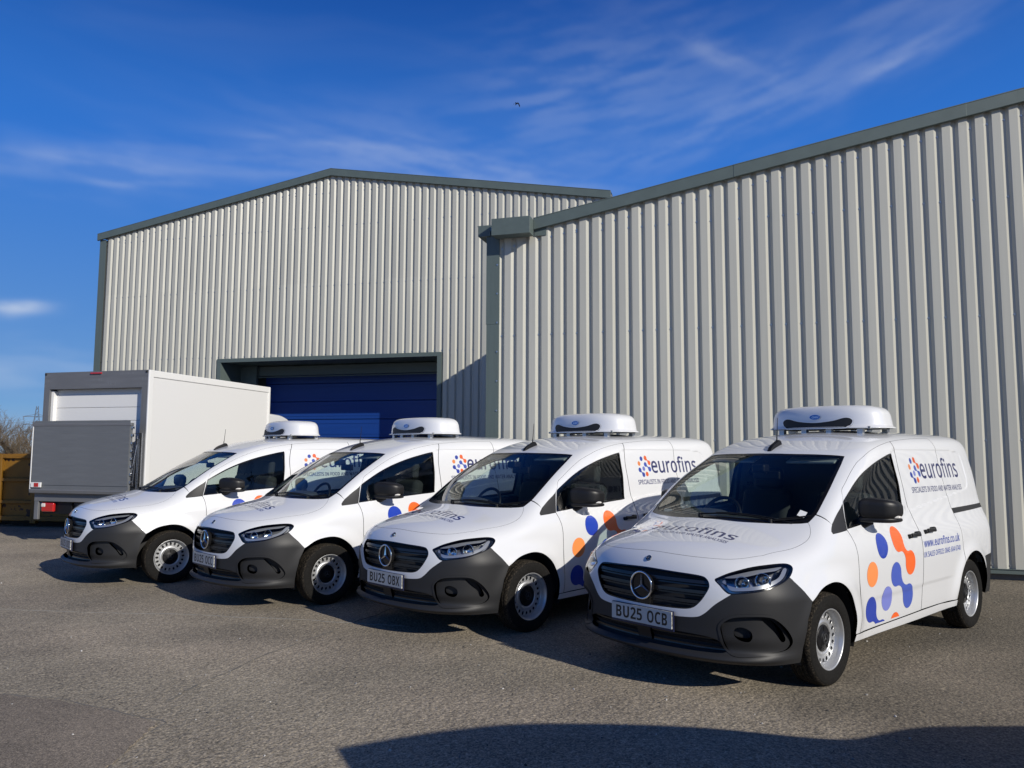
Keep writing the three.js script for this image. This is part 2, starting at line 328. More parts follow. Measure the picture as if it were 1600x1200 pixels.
const MOTIF = [ // metres on the flank (x, y)
  ['blue', blob([-0.795, 0.888], 0.094)],
  ['orange', blob([-1.085, 0.918], 0.098, [-1.292, 0.722], 0.096, 0.080)],
  ['amber', blob([-0.595, 0.695], 0.092)],
  ['mid', blob([-1.015, 0.655], 0.094, [-1.262, 0.462], 0.097, 0.112)],
  ['lav', blob([-0.862, 0.487], 0.092)],
  ['blue', blob([-0.588, 0.438], 0.094, [-0.79, 0.245], 0.094, 0.080)],
  ['orange', blob([-1.03, 0.268], 0.094)],
];
function logoDots(g, px, py, s, mirrorX = -1) {
  for (const [c, p] of MOTIF) { g.fillStyle = INK[c]; g.beginPath(); p.forEach(([x, y], i) => { const X = px + mirrorX * (x + 0.5) * s, Y = py - (y - 0.58) * s; if (i) g.lineTo(X, Y); else g.moveTo(X, Y); }); g.closePath(); g.fill(); }
}
function word(g, s, x0, x1, base, xh, color, font = 'sans-serif', weight = '', bold = 0) { // a line of lettering stretched to x0..x1 with a given letter height
  g.save(); g.fillStyle = color; g.textBaseline = 'alphabetic'; g.font = (weight + ' 200px ' + font).trim();
  const w = g.measureText(s).width; g.translate(x0, base); g.scale((x1 - x0) / w, xh / 108); g.fillText(s, 0, 0); if (bold) { g.strokeStyle = color; g.lineWidth = bold; g.strokeText(s, 0, 0); } g.restore();
}
const LX0 = -1.5, LXW = 1.62, LY0 = 0.66, LYH = 0.96;
const liverySide = canvas(2048, 1214, (g, w, h) => {
  g.fillStyle = '#ffffff'; g.fillRect(0, 0, w, h);
  const X = (x) => (LX0 - x) / LXW * w, Y = (y) => h - (y - LY0) / LYH * h, S = w / LXW;
  logoDots(g, X(-1.755), Y(1.445), S * 0.265);
  word(g, 'eurofins', X(-1.985), X(-2.90), Y(1.376), 0.124 * S, INK.navy, 'sans-serif', '', 5);
  word(g, 'SPECIALISTS IN FOOD AND WATER ANALYSIS', X(-1.715), X(-2.90), Y(1.256), 0.034 * S, INK.navy, 'sans-serif', '', 9);
  word(g, 'www.eurofins.co.uk', X(-1.59), X(-2.40), Y(0.818), 0.046 * S, INK.blue, 'sans-serif', '', 11);
  word(g, 'UK SALES OFFICE: 0845 604 6740', X(-1.57), X(-2.41), Y(0.736), 0.031 * S, INK.blue, 'sans-serif', '', 9);
});
const BZ = 0.68, BW = 1.16, BX0 = 0.62, BH = 0.40;
const liveryBonnet = canvas(2048, 706, (g, w, h) => {
  g.fillStyle = '#ffffff'; g.fillRect(0, 0, w, h);
  const X = (z) => (BZ - z) / BW * w, Y = (x) => h - (BX0 - x) / BH * h, S = w / BW;
  g.save(); g.translate(X(0.475), Y(0.435)); g.scale(1.25, 1.0); logoDots(g, 0, 0, S * 0.22); g.restore();
  word(g, 'eurofins', X(0.295), X(-0.435), Y(0.487), 0.090 * S, INK.navy, 'sans-serif', '', 6);
  word(g, 'SPECIALISTS IN FOOD AND WATER ANALYSIS', X(0.46), X(-0.42), Y(0.556), 0.028 * S, INK.navy, 'sans-serif', '', 9);
});
function plateMap(text) {
  return canvas(1040, 224, (g, w, h) => {
    g.fillStyle = '#dcdcd8'; g.fillRect(0, 0, w, h);
    g.fillStyle = '#101114'; g.font = 'bold 168px sans-serif'; g.textBaseline = 'alphabetic';
    const put = (s, a, b) => { g.save(); const m = g.measureText(s).width; g.translate(a, 192); g.scale((b - a) / m, 1.34); g.fillText(s, 0, 0); g.restore(); };
    put(text.slice(0, 4), 62, 552); put(text.slice(5), 622, 978);
  });
}

// ---------- paint, glass, plastics ----------
const M = {
  paint: phy(lin(0.70, 0.71, 0.72), 0.42, { clearcoat: 1, clearcoatRoughness: 0.025 }),
  glass: phy(lin(0.72, 0.80, 0.77), 0.0, { transmission: 1, thickness: 0, ior: 1.52, specularIntensity: 1 }),
  lens: phy(lin(0.97, 0.98, 0.98), 0.0, { transmission: 1, thickness: 0, ior: 1.5 }),
  frit: std(lin(0.006, 0.006, 0.007), 0.18),
  rubber: std(lin(0.012, 0.012, 0.012), 0.6),
  plastic: phy(lin(0.021, 0.0215, 0.023), 0.50, { specularIntensity: 0.7, bumpMap: grain, bumpScale: 0.0004 }),
  smooth: phy(lin(0.013, 0.013, 0.014), 0.40, { specularIntensity: 0.6 }),
  black: phy(lin(0.007, 0.007, 0.008), 0.45, { specularIntensity: 0.5 }),
  gloss: std(lin(0.012, 0.012, 0.013), 0.22),
  void: std(lin(0.02, 0.02, 0.021), 0.85),
  strip2: std(lin(0.36, 0.37, 0.39), 0.22, 0.6),
  chrome: std(lin(0.78, 0.79, 0.80), 0.08, 1),
  satin: std(lin(0.55, 0.56, 0.58), 0.25, 1),
  steel: std(lin(0.56, 0.57, 0.58), 0.42, 0.75),
  trim: std(lin(0.05, 0.053, 0.056), 0.7),
  seat: std(lin(0.022, 0.024, 0.028), 0.85),
  lining: std(lin(0.30, 0.31, 0.30), 0.9),
  mirrorGlass: std(lin(0.85, 0.87, 0.88), 0.02, 1),
  amberLens: phy(lin(0.75, 0.72, 0.66), 0.1, { clearcoat: 1 }),
  red: phy(lin(0.45, 0.015, 0.015), 0.15, { clearcoat: 1, clearcoatRoughness: 0.05 }),
};
liverySide.anisotropy = 16;
M.paintSide = M.paint.clone(); M.paintSide.map = liverySide;
M.paintBonnet = M.paint.clone(); M.paintBonnet.map = liveryBonnet;
const inkMat = {}; for (const k in INK) inkMat[k] = phy(new THREE.Color(INK[k]), 0.35, { clearcoat: 1, clearcoatRoughness: 0.04 });
// ================= the van =================
const ptsTop = (half) => [...half, ...half.slice().reverse().filter((p) => Math.abs(p[1]) > 1e-6).map((p) => [p[0], -p[1], ...(p[2] ? [1] : [])])];
const map = (pts, f) => pts.map((p) => [...f(p[0], p[1]), ...(p[2] ? [1] : [])]);
const chain = (pts, f, step = 0.02) => { // open polyline, resampled, then carried into another domain
  const out = [];
  for (let i = 0; i < pts.length - 1; i++) { const k = Math.max(1, Math.ceil(Math.hypot(pts[i + 1][0] - pts[i][0], pts[i + 1][1] - pts[i][1]) / step)); for (let j = 0; j < k; j++) { const t = j / k; out.push(f(pts[i][0] + (pts[i + 1][0] - pts[i][0]) * t, pts[i][1] + (pts[i + 1][1] - pts[i][1]) * t)); } }
  out.push(f(...pts[pts.length - 1])); return out;
};
function smOpen(pts, step = 0.02) { const c = sm(pts.map((p, i) => (i === 0 || i === pts.length - 1 ? [p[0], p[1], 1] : p)), step); const last = pts[pts.length - 1]; let k = c.findIndex((p) => Math.hypot(p[0] - last[0], p[1] - last[1]) < 1e-9); return c.slice(0, k + 1); }
const id2 = (u, v) => [u, v];

// shared outlines (left half; x forward, y up, z = -left)
const SCREEN_SIDE = smOpen([[-0.075, -0.700], [-0.155, -0.715], [-0.281, -0.711], [-0.461, -0.694], [-0.71, -0.650], [-0.862, -0.617]]);
const SCREEN_TOP = smOpen([[-0.862, -0.617], [-0.80, -0.42], [-0.756, -0.22], [-0.742, 0]]);
const SCREEN_BOTTOM = smOpen([[0.18, 0], [0.155, -0.25], [0.063, -0.473], [-0.03, -0.64], [-0.075, -0.700]]);
const BONNET_FRONT = smOpen([[0.826, 0], [0.82, -0.19], [0.79, -0.363], [0.731, -0.511], [0.65, -0.606], [0.521, -0.683]]);
const BONNET_SIDE = smOpen([[0.521, -0.683], [0.308, -0.738], [0.136, -0.765], [0.054, -0.768], [-0.005, -0.752], [-0.05, -0.725], [-0.075, -0.700]]);
const DOOR_LINE = smOpen([[-0.194, 1.075], [-0.404, 1.216], [-0.468, 1.305], [-0.559, 1.362], [-0.738, 1.457], [-0.929, 1.543], [-1.204, 1.629], [-1.567, 1.689], [-2.0, 1.722], [-2.45, 1.733], [-2.9, 1.728], [-3.15, 1.708], [-3.335, 1.685]], 0.03);
const doorLineTo = (x0, x1) => DOOR_LINE.filter((p) => p[0] <= x0 + 1e-9 && p[0] >= x1 - 1e-9);
const SAIL = [[-0.404, 1.210, 1], [-0.30, 1.148], [-0.194, 1.073], [-0.150, 1.030], [-0.152, 1.012, 1], [-0.25, 1.019], [-0.343, 1.029, 1], [-0.372, 1.115]];
const HEADLIGHT = sm([[0.500, 0.754], [0.527, 0.774], [0.6, 0.806], [0.72, 0.838], [0.841, 0.852], [0.955, 0.856], [1.012, 0.846], [1.030, 0.822], [0.997, 0.783], [0.938, 0.749], [0.861, 0.721], [0.777, 0.696], [0.667, 0.679], [0.594, 0.671], [0.562, 0.685], [0.530, 0.720]], 0.012);
const hlCut = (a, b) => { const out = []; const n = HEADLIGHT.length; const near = (p) => { let k = 0, d = 9; HEADLIGHT.forEach((q, i) => { const e = Math.hypot(q[0] - p[0], q[1] - p[1]); if (e < d) { d = e; k = i; } }); return k; }; let i = near(a), j = near(b); while (i !== j) { out.push(HEADLIGHT[i]); i = (i + 1) % n; } out.push(HEADLIGHT[j]); return out; };
const ARCH_F = smOpen([[-0.347, 0.297], [-0.338, 0.39], [-0.303, 0.48], [-0.226, 0.592], [-0.116, 0.672], [-0.01, 0.703], [0.105, 0.698], [0.215, 0.669], [0.319, 0.610]]);
const arcR = (a0, a1, r = 0.385, cx = -2.716, cy = 0.32) => { const o = []; for (let i = 0; i <= 40; i++) { const t = a0 + (a1 - a0) * i / 40; o.push([cx + r * Math.cos(t), cy + r * Math.sin(t)]); } return o; };
const GRILLE = sm(bothSides([[0, 0.790], [0.213, 0.784], [0.40, 0.775], [0.452, 0.757], [0.470, 0.715], [0.452, 0.668], [0.411, 0.606], [0.356, 0.561], [0.25, 0.547], [0, 0.543]]), 0.015);
const SURROUND_LOW = smOpen([[0.594, 0.671], [0.503, 0.602], [0.436, 0.536], [0.376, 0.507], [0.226, 0.496], [0, 0.492]]);
const LOWGRILLE = sm(bothSides([[0, 0.400], [0.25, 0.401], [0.45, 0.392], [0.528, 0.365], [0.562, 0.318], [0.545, 0.297], [0.40, 0.291], [0, 0.289]]), 0.015);
const FOG = sm([[0.533, 0.470], [0.593, 0.524], [0.70, 0.540], [0.798, 0.538], [0.857, 0.513], [0.923, 0.452], [0.966, 0.380], [0.950, 0.336], [0.895, 0.312], [0.75, 0.301], [0.612, 0.296], [0.560, 0.335], [0.537, 0.405]], 0.015);

function starGeo(r, h, t = 0.2) {             // three-pointed star facing +x
  const v = [], P = (a, q, x) => [x, q * Math.cos(a), q * Math.sin(a)], c = [h, 0, 0];
  for (let i = 0; i < 3; i++) { const a = i * 2 * Math.PI / 3, A = P(a, r, 0), B = P(a + Math.PI / 3, r * t, 0), C = P(a - Math.PI / 3, r * t, 0); v.push(...c, ...A, ...B, ...c, ...C, ...A); }
  const g = new THREE.BufferGeometry(); g.setAttribute('position', new THREE.Float32BufferAttribute(v, 3)); g.computeVertexNormals(); return g;
}
function extrudeX(shape, depth, bevel = 0) { const g = new THREE.ExtrudeGeometry(shape, { depth, bevelEnabled: bevel > 0, bevelSize: bevel, bevelThickness: bevel, bevelSegments: 2, curveSegments: 24 }); return g; }

// ---- wheel: outer face towards -z
const tyreMap = canvas(1024, 256, (g, w, h) => {
  const r = rng(5); g.fillStyle = '#1f1e1d'; g.fillRect(0, 0, w, h);
  for (let i = 0; i < 26000; i++) { const y = r() * h, t = y / h, tread = t > 0.20 && t < 0.80; const b = tread ? 72 + r() * 40 : 30 + r() * 18; g.fillStyle = `rgba(${b},${b * (tread ? 0.9 : 0.97)},${b * (tread ? 0.76 : 0.93)},0.55)`; g.fillRect(r() * w, y, 1 + r() * 5, 1 + r() * 2); }
});
const tyreBump = canvas(2048, 256, (g, w, h) => {
  g.fillStyle = '#fff'; g.fillRect(0, 0, w, h); g.fillStyle = '#000';
  for (let i = 0; i < 96; i++) { const x = i * w / 96; g.fillRect(x, h * 0.22, 4, h * 0.13); g.fillRect(x + 6, h * 0.65, 4, h * 0.13); g.fillRect(x + 10, h * 0.40, 2, h * 0.06); g.fillRect(x + 3, h * 0.53, 2, h * 0.06); }
}, false);
tyreMap.wrapS = tyreBump.wrapS = THREE.RepeatWrapping;
M.tyre = phy(lin(0.8, 0.8, 0.8), 0.85, { specularIntensity: 0.25, map: tyreMap, bumpMap: tyreBump, bumpScale: 0.004 });
const tyreProfile = [];
{
  const half = [[0.198, 0.070], [0.205, 0.082], [0.216, 0.089], [0.222, 0.0905], [0.224, 0.0925], [0.245, 0.0972], [0.270, 0.0965], [0.288, 0.0905], [0.290, 0.0915], [0.300, 0.0845], [0.3085, 0.074], [0.3115, 0.062], [0.3122, 0.054], [0.3125, 0.0525], [0.305, 0.0515], [0.305, 0.0445], [0.313, 0.0435], [0.3134, 0.026], [0.3134, 0.0165], [0.3055, 0.0155], [0.3055, 0.0085], [0.3136, 0.0075]];
  tyreProfile.push(...half.map((p) => [p[0], -p[1]]), ...half.slice().reverse());
}
function makeWheel(parent, z, x, steer = 0) {
  const w = new THREE.Group(); w.name = 'wheel'; parent.add(w); w.position.set(x, 0.309, z); w.rotation.y = steer + (z > 0 ? Math.PI : 0);
  const out = (g) => g.applyMatrix4(new THREE.Matrix4().makeRotationX(-Math.PI / 2));
  if (!makeWheel.g) {
    const tyre = out(lathe(tyreProfile, 96));
    const rimL = out(lathe([[0.170, 0.018], [0.176, 0.020], [0.183, 0.032], [0.186, 0.052], [0.189, 0.062], [0.192, 0.066], [0.1965, 0.0785], [0.2005, 0.083], [0.206, 0.0835], [0.2085, 0.081], [0.2085, 0.076], [0.2005, 0.070]], 72));
    const barrel = out(lathe([[0.184, 0.03], [0.180, -0.06], [0.195, -0.078]], 48));
    const sh = new THREE.Shape(); sh.absarc(0, 0, 0.176, 0, Math.PI * 2); const hub = new THREE.Path(); hub.absarc(0, 0, 0.09, 0, Math.PI * 2, true); sh.holes.push(hub);
    for (let i = 0; i < 20; i++) { const a = i / 20 * Math.PI * 2, h = new THREE.Path(); h.absellipse(0.1535 * Math.cos(a), 0.1535 * Math.sin(a), 0.0195, 0.0140, 0, Math.PI * 2, true, a); sh.holes.push(h); }
    const disc = new THREE.ExtrudeGeometry(sh, { depth: 0.004, bevelEnabled: true, bevelSize: 0.0012, bevelThickness: 0.0012, bevelSegments: 1, curveSegments: 14 }); tr(disc, 0, 0, -0.022, Math.PI, 0, 0); disc.translate(0, 0, 0.0);
    const ridge = out(lathe([[0.136, 0.0195], [0.130, 0.024], [0.122, 0.031], [0.113, 0.0345], [0.104, 0.034], [0.097, 0.029], [0.093, 0.020]], 56));
    const valve = bar([0.0, -0.165, -0.024], [0.0, -0.150, -0.052], 0.004, 0.003);
    const cap = out(lathe([[0.0935, 0.014], [0.0935, 0.026], [0.0885, 0.033], [0.078, 0.037], [0.050, 0.0385], [0.045, 0.044], [0.036, 0.047], [0, 0.0475]], 48));
    const dimples = []; for (let i = 0; i < 5; i++) { const a = i / 5 * Math.PI * 2 + 0.3; dimples.push(tr(new THREE.BoxGeometry(0.032, 0.013, 0.006), 0.066 * Math.cos(a), 0.066 * Math.sin(a), -0.0375, 0, 0, a)); }
    const capStar = starGeo(0.030, 0.004).applyMatrix4(new THREE.Matrix4().makeRotationY(Math.PI / 2)); capStar.translate(0, 0, -0.0478);
    const ring = new THREE.TorusGeometry(0.031, 0.002, 6, 32); ring.translate(0, 0, -0.048);
    const drum = out(lathe([[0, 0.006], [0.176, 0.006], [0.178, 0.0], [0.178, -0.07], [0, -0.07]], 32));  // brake drum, widened and dark so its colour stands in for shade behind the vents
    makeWheel.g = { tyre, rim: merge([rimL, barrel, disc, ridge, valve]), cap: merge([cap, ...dimples]), emb: merge([capStar, ring]), drum };
  }
  const G = makeWheel.g;
  part('tyre', G.tyre, M.tyre, w); part('rim', G.rim, M.steel, w);
  part('hub_cap', merge([G.cap]), M.black, w); part('hub_emblem', G.emb, M.trim, w); part('brake_drum_shade', G.drum, M.void, w);
}

function superBall(sx, sy, sz, e) {           // rounded box-like ball
  const g = new THREE.SphereGeometry(1, 40, 28), p = g.attributes.position, f = (c) => Math.sign(c) * Math.pow(Math.abs(c), e);
  for (let i = 0; i < p.count; i++) { const v = [p.getX(i), p.getY(i), p.getZ(i)].map(f), l = Math.pow(Math.abs(v[0]) ** (2 / e) + Math.abs(v[1]) ** (2 / e) + Math.abs(v[2]) ** (2 / e), e / 2) || 1; p.setXYZ(i, v[0] / l * sx, v[1] / l * sy, v[2] / l * sz); }
  g.computeVertexNormals(); return g;
}
const onSide = (x, y, out = 0) => { const p = DOM.side(x, y), n = bodyN(...p); return p.map((c, i) => c + n[i] * out); };

function makeVan() {
  const van = thing('delivery_van', '', 'van');
  const two = (name, g, mat, parents = [van, van], flipU = false) => [part(name, g, mat, parents[0]), part(name, mirrored(g, flipU), mat, parents[1])];
  const uvSide = (x, y) => [(LX0 - x) / LXW, (y - LY0) / LYH];
  // --- bonnet, roof, windscreen
  const bon = part('bonnet', sheet(DOM.top, inset(bonnetOutline(), 0.0022), { cell: 0.028, flange: 0.02 }), M.paintBonnet, van);
  { const u = bon.geometry.attributes.uv, p = bon.geometry.attributes.position; for (let i = 0; i < u.count; i++) u.setXY(i, (BZ - p.getZ(i)) / BW, (BX0 - p.getX(i)) / BH); }
  const left = chain(DOOR_LINE, sideSect, 0.03), scr = chain(SCREEN_SIDE.filter((p) => p[0] <= -0.16), topSect), scrTop = chain(SCREEN_TOP, topSect);
  const mirF = (p) => [p[0], Math.PI - p[1]];
  const rearArc = []; { const a = left[left.length - 1][1]; for (let i = 1; i < 50; i++) rearArc.push([-3.335, a + (Math.PI - 2 * a) * i / 50]); }
  const roofOut = [...left, ...rearArc, ...left.slice().reverse().map(mirF), ...scr.map(mirF), ...scrTop.slice(1).map(mirF), ...scrTop.slice(0, -1).reverse().slice(0), ...scr.slice().reverse().slice(1)];
  part('roof', sheet(DOM.sect, roofOut, { cell: 0.03, flange: 0.02 }), M.paint, van);
  const scrOut = ptsTop([...SCREEN_TOP.slice().reverse(), ...SCREEN_SIDE.slice().reverse().slice(1), ...SCREEN_BOTTOM.slice().reverse().slice(1)]);
  const scrGlass = sm(ptsTop([[-0.715, 0, 0], [-0.73, -0.22], [-0.775, -0.42], [-0.826, -0.575], [-0.815, -0.606], [-0.70, -0.628], [-0.45, -0.668], [-0.27, -0.685], [-0.16, -0.686], [-0.075, -0.640], [0.012, -0.46], [0.09, -0.24], [0.112, 0]]), 0.02);
  part('windscreen_seal', sheet(DOM.top, inset(scrOut, 0.002), { holes: [scrGlass], off: -0.003, cell: 0.03, flange: 0.004 }), M.frit, van);
  part('windscreen', sheet(DOM.top, inset(scrGlass, -0.003), { off: -0.0045, cell: 0.03, flange: 0 }), M.glass, van);
  // --- front: panel round the grille, bumper
  const bf = chain(BONNET_FRONT, topNose), hlIn = hlCut([0.530, 0.720], [0.72, 0.838]);
  // going from the centre top to the left, down past the lamp, along the lower edge back to the centre
  const hlInner = hlCut([0.594, 0.671], [0.72, 0.838]).reverse();
  const fpHalf = [...bf, ...hlInner, ...SURROUND_LOW.slice(1)];
  const fp = bothSides(fpHalf);
  part('front_panel', sheet(DOM.nose, fp, { holes: [GRILLE], cell: 0.025, flange: 0.03 }), M.paint, van);
  const grille = part('grille', sheet(DOM.nose, inset(GRILLE, -0.01), { off: -0.05, cell: 0.05, flange: 0 }), M.void, van);
  for (const y of [0.728, 0.662, 0.596]) {
    const s1 = clipBox(inset(GRILLE, 0.004), -1, 1, y - 0.004, y + 0.018), s2 = clipBox(inset(GRILLE, 0.006), -1, 1, y - 0.020, y - 0.010);
    part('grille_slat', merge([sheet(DOM.nose, s1, { off: -0.012, flange: 0.03, cell: 0.04 }), sheet(DOM.nose, s2, { off: -0.02, flange: 0.03, cell: 0.04 })]), M.gloss, grille);
  }
  part('grille_rim', sheet(DOM.nose, inset(GRILLE, 0.001), { holes: [inset(GRILLE, 0.008)], off: -0.006, flange: 0.02, cell: 0.04 }), M.gloss, grille);
  { const e = [tr(new THREE.TorusGeometry(0.0905, 0.0065, 12, 56), 0, 0, 0, 0, Math.PI / 2, 0), starGeo(0.087, 0.013, 0.135)]; e.forEach((g) => g.translate(0.962, 0.669, 0)); part('star_emblem', merge(e), M.chrome, grille); part('emblem_mount', [tr(new THREE.CylinderGeometry(0.082, 0.09, 0.03, 32), 0.935, 0.669, 0, 0, 0, Math.PI / 2), bx(0.03, 0.06, 0.12, 0.93, 0.575, 0)], M.gloss, grille); }
  { const p = DOM.nose(0, 0.846), n = bodyN(...p), q = Math.atan2(n[1], n[0]); const g = [tr(cyl(0.021, 0.022, 0.004, 0, 0, 0, 0, 0, -Math.PI / 2, 32))]; const t = new THREE.Matrix4().makeRotationZ(q).setPosition(p[0] + n[0] * 0.002, p[1] + n[1] * 0.002, 0); g.forEach((k) => k.applyMatrix4(t)); const b = part('bonnet_badge', g, M.frit, van); const st = merge([starGeo(0.0125, 0.003, 0.2), tr(new THREE.TorusGeometry(0.0135, 0.0012, 6, 32), 0, 0, 0, 0, Math.PI / 2, 0), tr(new THREE.TorusGeometry(0.0205, 0.0012, 6, 32), 0, 0, 0, 0, Math.PI / 2, 0)]); st.translate(0.003, 0, 0); st.applyMatrix4(t); part('badge_star', st, M.chrome, b); }
  const afr = chain([[0.319, 0.610], [0.372, 0.50], [0.396, 0.38], [0.400, 0.28], [0.391, 0.218]], sideNose);
  const buHalf = [...SURROUND_LOW.slice().reverse().slice(0, -1), ...hlCut([0.985, 0.773], [0.594, 0.671]).reverse(), [0.997, 0.757], [1.004, 0.748], [1.080, 0.678], ...afr, [0.936, 0.222], [0.728, 0.224], [0.44, 0.222], [0, 0.222]];
  const bumper = part('front_bumper', sheet(DOM.nose, bothSides(buHalf), { holes: [LOWGRILLE, FOG, flip(FOG)], cell: 0.022, flange: 0.06 }), M.plastic, van);
  part('lower_grille', [sheet(DOM.nose, inset(LOWGRILLE, -0.01), { off: -0.055, cell: 0.05, flange: 0 })], M.void, bumper);
  for (const y of [0.318, 0.347, 0.376]) part('lower_slat', sheet(DOM.nose, clipBox(inset(LOWGRILLE, 0.003), -1, 1, y - 0.006, y + 0.006), { off: -0.018, flange: 0.03, cell: 0.05 }), M.gloss, bumper);
  part('sensor_cover', sheet(DOM.nose, [[-0.055, 0.312], [0.055, 0.312], [0.055, 0.405], [-0.055, 0.405]], { off: -0.006, flange: 0.03, cell: 0.04 }), M.smooth, bumper);
  const fogHole = sm([[0.612, 0.447], [0.655, 0.458], [0.706, 0.434], [0.714, 0.396], [0.690, 0.366], [0.640, 0.372], [0.606, 0.405]], 0.012);
  const fogSlit = sm([[0.775, 0.512], [0.84, 0.503], [0.905, 0.440], [0.930, 0.382], [0.900, 0.366], [0.855, 0.430]], 0.012);
  const fpan = two('fog_recess', sheet(DOM.nose, inset(FOG, 0.0015), { holes: [fogHole, fogSlit], off: (a, y) => -0.005 - 0.038 * Math.pow(Math.max(0, Math.min(1, (y - 0.315) / 0.20)), 0.8) - 0.020 * Math.exp(-(((a - 0.640) / 0.085) ** 2) - (((y - 0.41) / 0.05) ** 2)), cell: 0.014, flange: 0.05 }), M.plastic, [bumper, bumper]);
  two('fog_frame', sheet(DOM.nose, inset(FOG, -0.014), { holes: [inset(FOG, 0.002)], off: 0.004, flange: 0.007, cell: 0.016 }), M.plastic, [bumper, bumper]);
  two('fog_void', sheet(DOM.nose, inset(FOG, -0.004), { off: -0.075, cell: 0.05, flange: 0 }), M.plastic, [bumper, bumper]);
  // --- number plate
  const holder = part('plate_holder', bx(0.012, 0.132, 0.532, 0.953, 0.461, 0), std(lin(0.012, 0.016, 0.05), 0.4), van);
  const plate = part('number_plate', bx(0.010, 0.111, 0.520, 0.966, 0.4685, 0), M.black, van); plate.userData.plate = 1;
  // --- headlights
  const hlg = inset(HEADLIGHT, 0.0075);
  const lens = two('headlight', sheet(DOM.nose, hlg, { off: 0.001, cell: 0.02, flange: 0 }), M.lens);
  two('lamp_seal', sheet(DOM.nose, inset(HEADLIGHT, 0.0015), { holes: [inset(HEADLIGHT, 0.0080)], off: 0.0005, flange: 0.03, cell: 0.02 }), M.frit, lens);
  two('lamp_housing', sheet(DOM.nose, inset(HEADLIGHT, 0.006), { off: -0.085, cell: 0.03, flange: -0.085 }), std(lin(0.40, 0.41, 0.43), 0.24, 0.85), lens);
  { const bowls = [], rings = [];
    for (const [a, y, r] of [[0.665, 0.742, 0.046], [0.800, 0.762, 0.050]]) {
      const p = DOM.nose(a, y), n = bodyN(...p), c = [p[0] - n[0] * 0.036, p[1] - n[1] * 0.02, p[2] - n[2] * 0.036];
      const m = new THREE.Matrix4().makeRotationFromQuaternion(new THREE.Quaternion().setFromUnitVectors(new THREE.Vector3(0, 1, 0), new THREE.Vector3(0.93, -0.02, -0.32).normalize())).setPosition(...c);
      const b = lathe([[0.004, -0.040], [0.018, -0.036], [0.032, -0.024], [0.042, -0.008], [r, 0.006]], 32), k = new THREE.SphereGeometry(0.012, 16, 12); k.translate(0, -0.025, 0);
      const t = new THREE.TorusGeometry(r, 0.003, 8, 36); t.rotateX(Math.PI / 2); t.translate(0, 0.006, 0);
      for (const g of [b, k, t]) g.applyMatrix4(m); bowls.push(b, k); rings.push(t);
    }
    two('reflector', merge([...bowls, ...rings]), M.chrome, lens);
    const drl = sm([[0.545, 0.742], [0.560, 0.760], [0.588, 0.700], [0.66, 0.697], [0.777, 0.713], [0.861, 0.738], [0.935, 0.772], [0.985, 0.822], [0.960, 0.830], [0.905, 0.780], [0.845, 0.757], [0.772, 0.735], [0.67, 0.719], [0.610, 0.720]], 0.012);
    two('light_strip', sheet(DOM.nose, drl, { off: -0.014, flange: 0.05, cell: 0.02 }), M.strip2, lens);
    two('lamp_brow', sheet(DOM.nose, sm([[0.56, 0.775], [0.62, 0.798], [0.74, 0.826], [0.86, 0.838], [0.95, 0.842], [0.90, 0.822], [0.80, 0.812], [0.66, 0.783]], 0.012), { off: -0.018, flange: 0.05, cell: 0.02 }), M.strip2, lens);
  }
  // --- front wings
  const wing = [
    ...chain(BONNET_SIDE, topNose), ...chain([[-0.083, -0.703], [-0.16, -0.715]], topNose), ...chain([[-0.172, 1.115], [-0.194, 1.075]], sideNose),
    ...chain([[-0.194, 1.073], [-0.150, 1.030], [-0.152, 1.012], [-0.25, 1.019], [-0.343, 1.028], [-0.361, 0.983], [-0.372, 0.927], [-0.378, 0.854], [-0.380, 0.700], [-0.388, 0.5], [-0.405, 0.297], [-0.347, 0.297]], sideNose),
    ...chain(ARCH_F.slice(1), sideNose), [1.080, 0.678], [1.004, 0.748], [0.997, 0.757], ...hlCut([0.72, 0.838], [0.985, 0.773]).reverse(),
  ];
  two('front_wing', sheet(DOM.nose, wing, { cell: 0.025, flange: 0.03 }), M.paint);
  // --- doors and flanks
  const B_SEAM = [[-1.600, 1.691], [-1.563, 1.60], [-1.535, 1.45], [-1.545, 1.2], [-1.556, 1.0], [-1.556, 0.6], [-1.545, 0.313]];
  const B = smOpen(B_SEAM);
  const glassOut = sm([[-0.415, 1.218, 1], [-0.428, 1.235], [-0.528, 1.292], [-0.68, 1.369], [-0.86, 1.442], [-1.07, 1.508], [-1.27, 1.556], [-1.435, 1.588], [-1.470, 1.578], [-1.466, 1.45], [-1.450, 1.27], [-1.428, 1.135], [-1.405, 1.112], [-1.2, 1.098], [-0.8, 1.070], [-0.355, 1.036, 1], [-0.383, 1.115]], 0.025);
  const doorOut = [...doorLineTo(-0.404, -1.59), ...B, ...[[-1.2, 0.307], [-0.8, 0.302], [-0.409, 0.297], [-0.392, 0.5], [-0.384, 0.700], [-0.382, 0.854], [-0.376, 0.927], [-0.365, 0.983], [-0.347, 1.031], [-0.376, 1.115]]];
  const doors = two('front_door', sheet(DOM.side, inset(doorOut, 0.0018), { holes: [glassOut], cell: 0.03, flange: 0.03 }), M.paint);
  two('window_seal', sheet(DOM.side, inset(glassOut, 0.0005), { holes: [inset(glassOut, 0.014)], off: -0.004, cell: 0.04, flange: 0.012 }), M.frit, doors);
  two('door_window', sheet(DOM.side, inset(glassOut, 0.012), { off: -0.010, cell: 0.04, flange: 0 }), M.glass, doors);
  two('door_lining', sheet(DOM.side, [[-1.5, 0.36], [-0.40, 0.36], [-0.42, 1.02], [-0.9, 1.055], [-1.42, 1.085], [-1.5, 1.085]], { off: -0.07, cell: 0.08, flange: -0.05 }), M.trim, doors);
